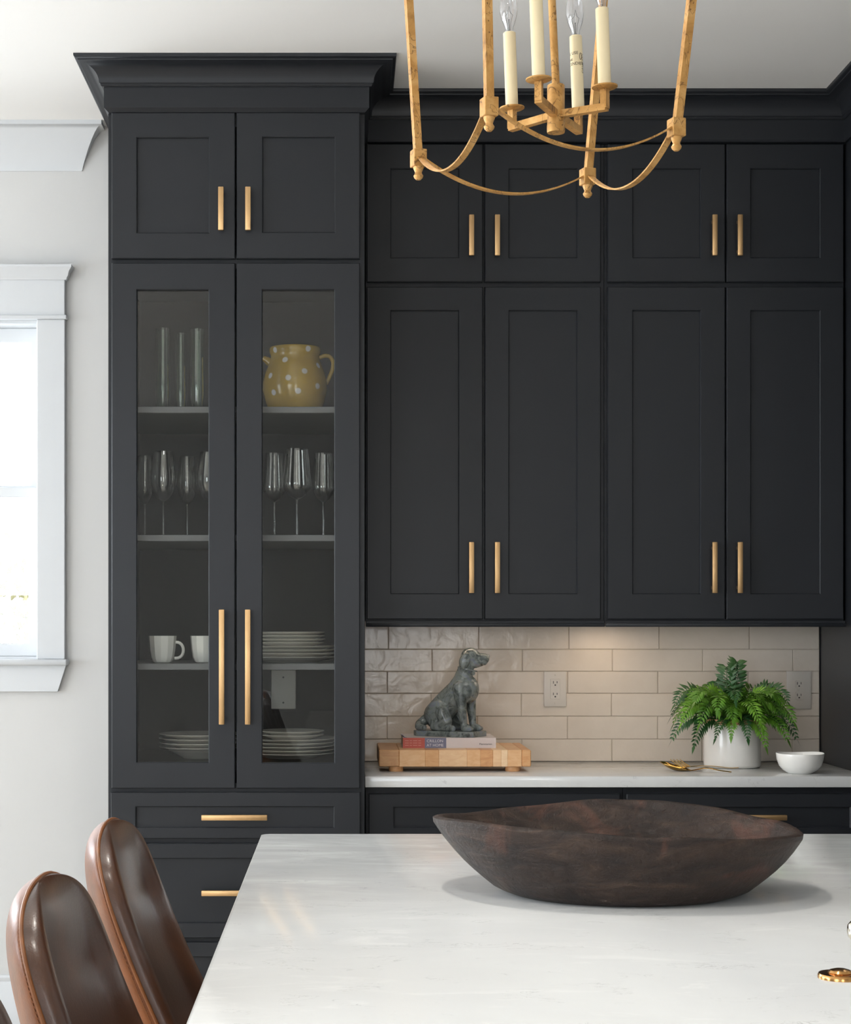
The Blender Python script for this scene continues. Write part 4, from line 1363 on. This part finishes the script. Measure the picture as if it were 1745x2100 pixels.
wbx, wby = UX(1640.5, 5.525), 5.525
wb = MB(); rows = []
for k in range(72):
    a = 2 * PI * k / 72
    wob = 1 + .014 * math.sin(3 * a + .6) + .008 * math.sin(5 * a + 2)
    dz = .0009 * math.sin(2 * a + 1.2) + .0010 * math.sin(3 * a)
    R = .0735 * wob
    rows.append([(wbx + R * f * math.cos(a), wby + R * f * math.sin(a), CT + z + (dz if z > .05 else 0)) for f, z in
                 ((0, .0015), (.52, 0), (.56, .003), (.72, .010), (.88, .024), (.97, .043), (1.0, .060), (.99, .0625), (.965, .060), (.93, .043), (.84, .026), (.66, .013), (.4, .008), (0, .0075))])
wb.grid(rows, close_u=True); bmesh.ops.remove_doubles(wb.bm, verts=wb.bm.verts, dist=.0003)
o = origin(wb.build('small_bowl', M['white_ceramic'], sharp=60), (wbx, wby, CT))
tag(o, 'small white handmade bowl with a wavy rim on the counter', 'bowl')

# ------------------------------------------------------------------ gilded lantern chandelier
H = 0.80
HX, HY = UX(1140, 2.968), 2.968
ch_ = thing('lantern_chandelier', 'gilded iron lantern chandelier with four candle lights above the island', 'chandelier', (HX, HY, CEIL))
corner = {}
for nm, (px, py, tpx) in {'left': (858, 329, 838), 'near': (1003, 225, 999), 'right': (1387, 267, 1418), 'far': (1205, 367, 1237)}.items():
    Y = H * F / (VY - py); corner[nm] = (Vector((UX(px, Y), Y, EYE + H)), tpx)
cen = sum((c[0] for c in corner.values()), Vector()) / 4
ZTOP = 2.70
topc = Vector((HX, HY, 2.94))
ang0 = math.atan2(corner['right'][0].y - corner['far'][0].y, corner['right'][0].x - corner['far'][0].x)
for nm, (B, tpx) in corner.items():
    dy = 0.14 * (B.y - cen.y) / 0.5               # outward flare in depth per metre of height
    # height where the rod leaves the top of the photo
    zz = (1284 / F * B.y - H) / (1 - dy * 1284 / F)
    Yt = B.y + dy * zz
    Xt = (tpx - VX) * Yt / F
    dirv = Vector(((Xt - B.x) / zz, dy, 1.0))
    T_ = B + dirv * (ZTOP - B.z)
    side = Vector((math.cos(ang0), math.sin(ang0), 0))
    mb = MB(); mb.tube([B + dirv * .008, T_], .006, sq=(.0125, .0125), up=side)
    mb.tube([T_ - dirv * .003, T_ + dirv * .015, T_.lerp(topc, .5) + Vector((0, 0, .07)), topc], .006, sq=(.0125, .0125), up=side)
    rod = mb.build('corner_rod', M['gilt'], ch_, sharp=30)
    mb = MB()
    mb.box(-.0115, .0115, -.0115, .0115, -.011, .018, .001, mat=Matrix.Translation(B) @ Matrix.Rotation(ang0, 4, 'Z'))
    mb.build('corner_block', M['gilt'], rod)
    MB().lathe([(0, -.034), (.004, -.0335), (.0075, -.030), (.0085, -.0265), (.0065, -.0235), (.0058, -.021), (.0075, -.017), (.0090, -.0135), (.0090, -.0105), (0, -.0105)], B, 20).build('finial', M['gilt'], rod)
order = ['left', 'near', 'right', 'far']
sag = {'left': .055, 'near': .050, 'right': .055, 'far': .045}
for i, nm in enumerate(order):
    A = corner[nm][0]; B = corner[order[(i + 1) % 4]][0]
    pts = []
    e = (B - A).normalized() * .009
    for k in range(25):
        t = k / 24
        p = (A + e).lerp(B - e, t); p.z += .004 - sag[nm] * (1 - (2 * t - 1) ** 2)
        pts.append(p)
    lat = (B - A).cross(Vector((0, 0, 1))).normalized()
    MB().tube(pts, .005, sq=(.0028, .0115), up=lat).build('strap', M['gilt'], ch_, sharp=30)
# stem, hub, arms
ZA = EYE + .849
lean = -0.035
mb = MB()
mb.tube([(HX, HY, ZA + .05), (HX + lean * .2, HY, 2.42), (HX, HY, 3.02)], .0066, 14)
mb.build('stem', M['gilt'], ch_)
MB().lathe([(0, 0), (.06, 0), (.062, -.004), (.058, -.02), (.02, -.03), (0, -.03)], (HX, HY, CEIL), 32).build('canopy', M['gilt'], ch_)
MB().lathe([(0, -.026), (.0145, -.026), (.0152, -.022), (.0152, -.015), (.0146, -.012), (.0146, .052), (.0138, .0535), (0, .0535)], (HX, HY, ZA), 24).build('hub', M['gilt'], ch_)
ends = [(1050, 262, 'left'), (1105, 205, 'near'), (1240, 220, 'right'), (1186, 268, 'far')]
for i, (px, py, nm) in enumerate(ends):
    Y = .849 * F / (VY - py); E = Vector((UX(px, Y), Y, ZA))
    d = (E - Vector((HX, HY, ZA))); d.normalize()
    mb = MB(); mb.tube([Vector((HX, HY, ZA + .004)), E + d * .004], .006, sq=(.0125, .0115), up=(0, 0, 1))
    mb.tube([E + Vector((0, 0, -.002)), E + Vector((0, 0, .030))], .006, sq=(.0115, .0115), up=d)
    arm = mb.build('arm', M['gilt'], ch_, sharp=30)
    P0 = E + Vector((0, 0, .030))
    R_ = Matrix.Translation(P0) @ Matrix.Rotation(lean, 4, 'Y')
    MB().lathe([(0, -.001), (.008, -.001), (.0185, .001), (.0212, .0025), (.0212, .0045), (.018, .0035), (0, .003)], n=28, mat=R_).build('drip_pan', M['gilt'], arm)
    hc = .131
    MB().lathe([(0, .003), (.0107, .003), (.0107, hc), (.0095, hc + .001), (0, hc + .001)], n=28, mat=R_).build('candle_sleeve', M['candle'], arm, sharp=40)
    bprof = [(.0065, hc + .001), (.0075, hc + .010), (.012, hc + .022), (.0152, hc + .036), (.0150, hc + .048), (.0118, hc + .066), (.0068, hc + .084), (.0030, hc + .097), (0, hc + .102)]
    MB().lathe(bprof, n=28, mat=R_).build('bulb', M['bulb'], arm, sharp=70)
    fb = [R_ @ Vector(p) for p in ((-.002, 0, hc + .004), (-.003, 0, hc + .018), (-.0065, .001, hc + .030), (-.002, .002, hc + .034), (.001, 0, hc + .046), (.003, -.002, hc + .034), (.0068, -.001, hc + .031), (.003, 0, hc + .018), (.002, 0, hc + .004))]
    mb = MB(); mb.tube(fb, .0004, 5); mb.tube([R_ @ Vector((0, 0, hc)), R_ @ Vector((0, 0, hc + .024))], .0011, 6)
    mb.build('filament', M['frost'], arm)
    if nm == 'far':                       # warning print that wraps the sleeve
        for body, a1, z, sz, rot in (('MAX. 60W, USE', -1.42, .098, .0072, 0), ('TYPE B / THE', -2.35, .088, .0058, 0), ('RISQUE D\'INCENDIE', -.95, .080, .0072, 0), ('CAUTION', 0, .066, .0075, 1)):
            t = text_bm(body, sz, .00005)
            a0 = a1 - max(v.co.x for v in t.bm.verts) / .0108 if not rot else -.36
            for v in t.bm.verts:
                x, y, dz = v.co.x, v.co.y, v.co.z
                if rot: x, y = -y, x
                a = a0 + x / .0108
                rr = .01085 + dz
                v.co = R_ @ Vector((rr * math.cos(a), rr * math.sin(a), z + y))
            t.build('lettering', M['ink'], arm, smooth=False)
        mb = MB(); pts = []
        for k in range(21):
            a = 2 * PI * k / 20; aa = -1.02 + .0020 * math.cos(a) / .0108
            pts.append(R_ @ Vector((.0109 * math.cos(aa), .0109 * math.sin(aa), .0945 + .0058 * math.sin(a))))
        mb.tube(pts, .0004, 5); mb.build('lamp_symbol', M['ink'], arm)

# ------------------------------------------------------------------ warm lamp under the wall cabinets
ul = thing('under_cabinet_light', 'small warm lamp tucked under the wall cabinets over the outlet', 'lamp', (.86, 5.87, 1.375))
MB().box(.80, .92, 5.84, 5.90, 1.374, 1.386, .002).build('housing', M['trim'], ul)
MB().box(.13, 1.55, 5.722, 5.748, 1.380, 1.387, .001).build('light_strip', M['trim'], ul)
for nm, lx, sx, en in (('under_cabinet_glow', .86, .10, .25), ('under_cabinet_strip', .80, 1.20, 0.7)):
    l = bpy.data.lights.new(nm, 'AREA'); l.shape = 'RECTANGLE'; l.size = sx; l.size_y = .02; l.energy = en; l.color = (1.0, .80, .60)
    lo = bpy.data.objects.new(nm, l); C.objects.link(lo)
    lo.location = (lx, 5.87, 1.372) if sx < .5 else (lx, 5.735, 1.379)

# ------------------------------------------------------------------ tree outside the window
tree = thing('garden_tree', 'sunlit yellow-green tree outside the window', 'tree', (-3.4, 14.0, -0.5))
MB().tube([(-3.4, 14, -.5), (-3.35, 14, .6), (-3.2, 14.1, 1.6)], [.10, .08, .05], 10).build('trunk', M['bark'], tree)
mb = MB(); rng = random.Random(3)
for k in range(420):
    c = Vector((-3.05 + rng.gauss(0, .55), 14 + rng.gauss(0, .5), 1.55 + rng.gauss(0, .42)))
    if rng.random() < .35: c = Vector((-2.62 + rng.gauss(0, .16), 14 + rng.gauss(0, .3), 1.5 + rng.gauss(0, .16)))
    a = Vector((rng.gauss(0, 1), rng.gauss(0, 1), rng.gauss(0, 1))).normalized(); b = a.orthogonal().normalized()
    L = rng.uniform(.025, .05)
    v = [mb.bm.verts.new(q) for q in (c - a * L, c + b * L * .5, c + a * L, c - b * L * .5)]
    mb._face(v)
fo = mb.build('foliage', M['tree_leaf'], tree); fo['kind'] = 'stuff'
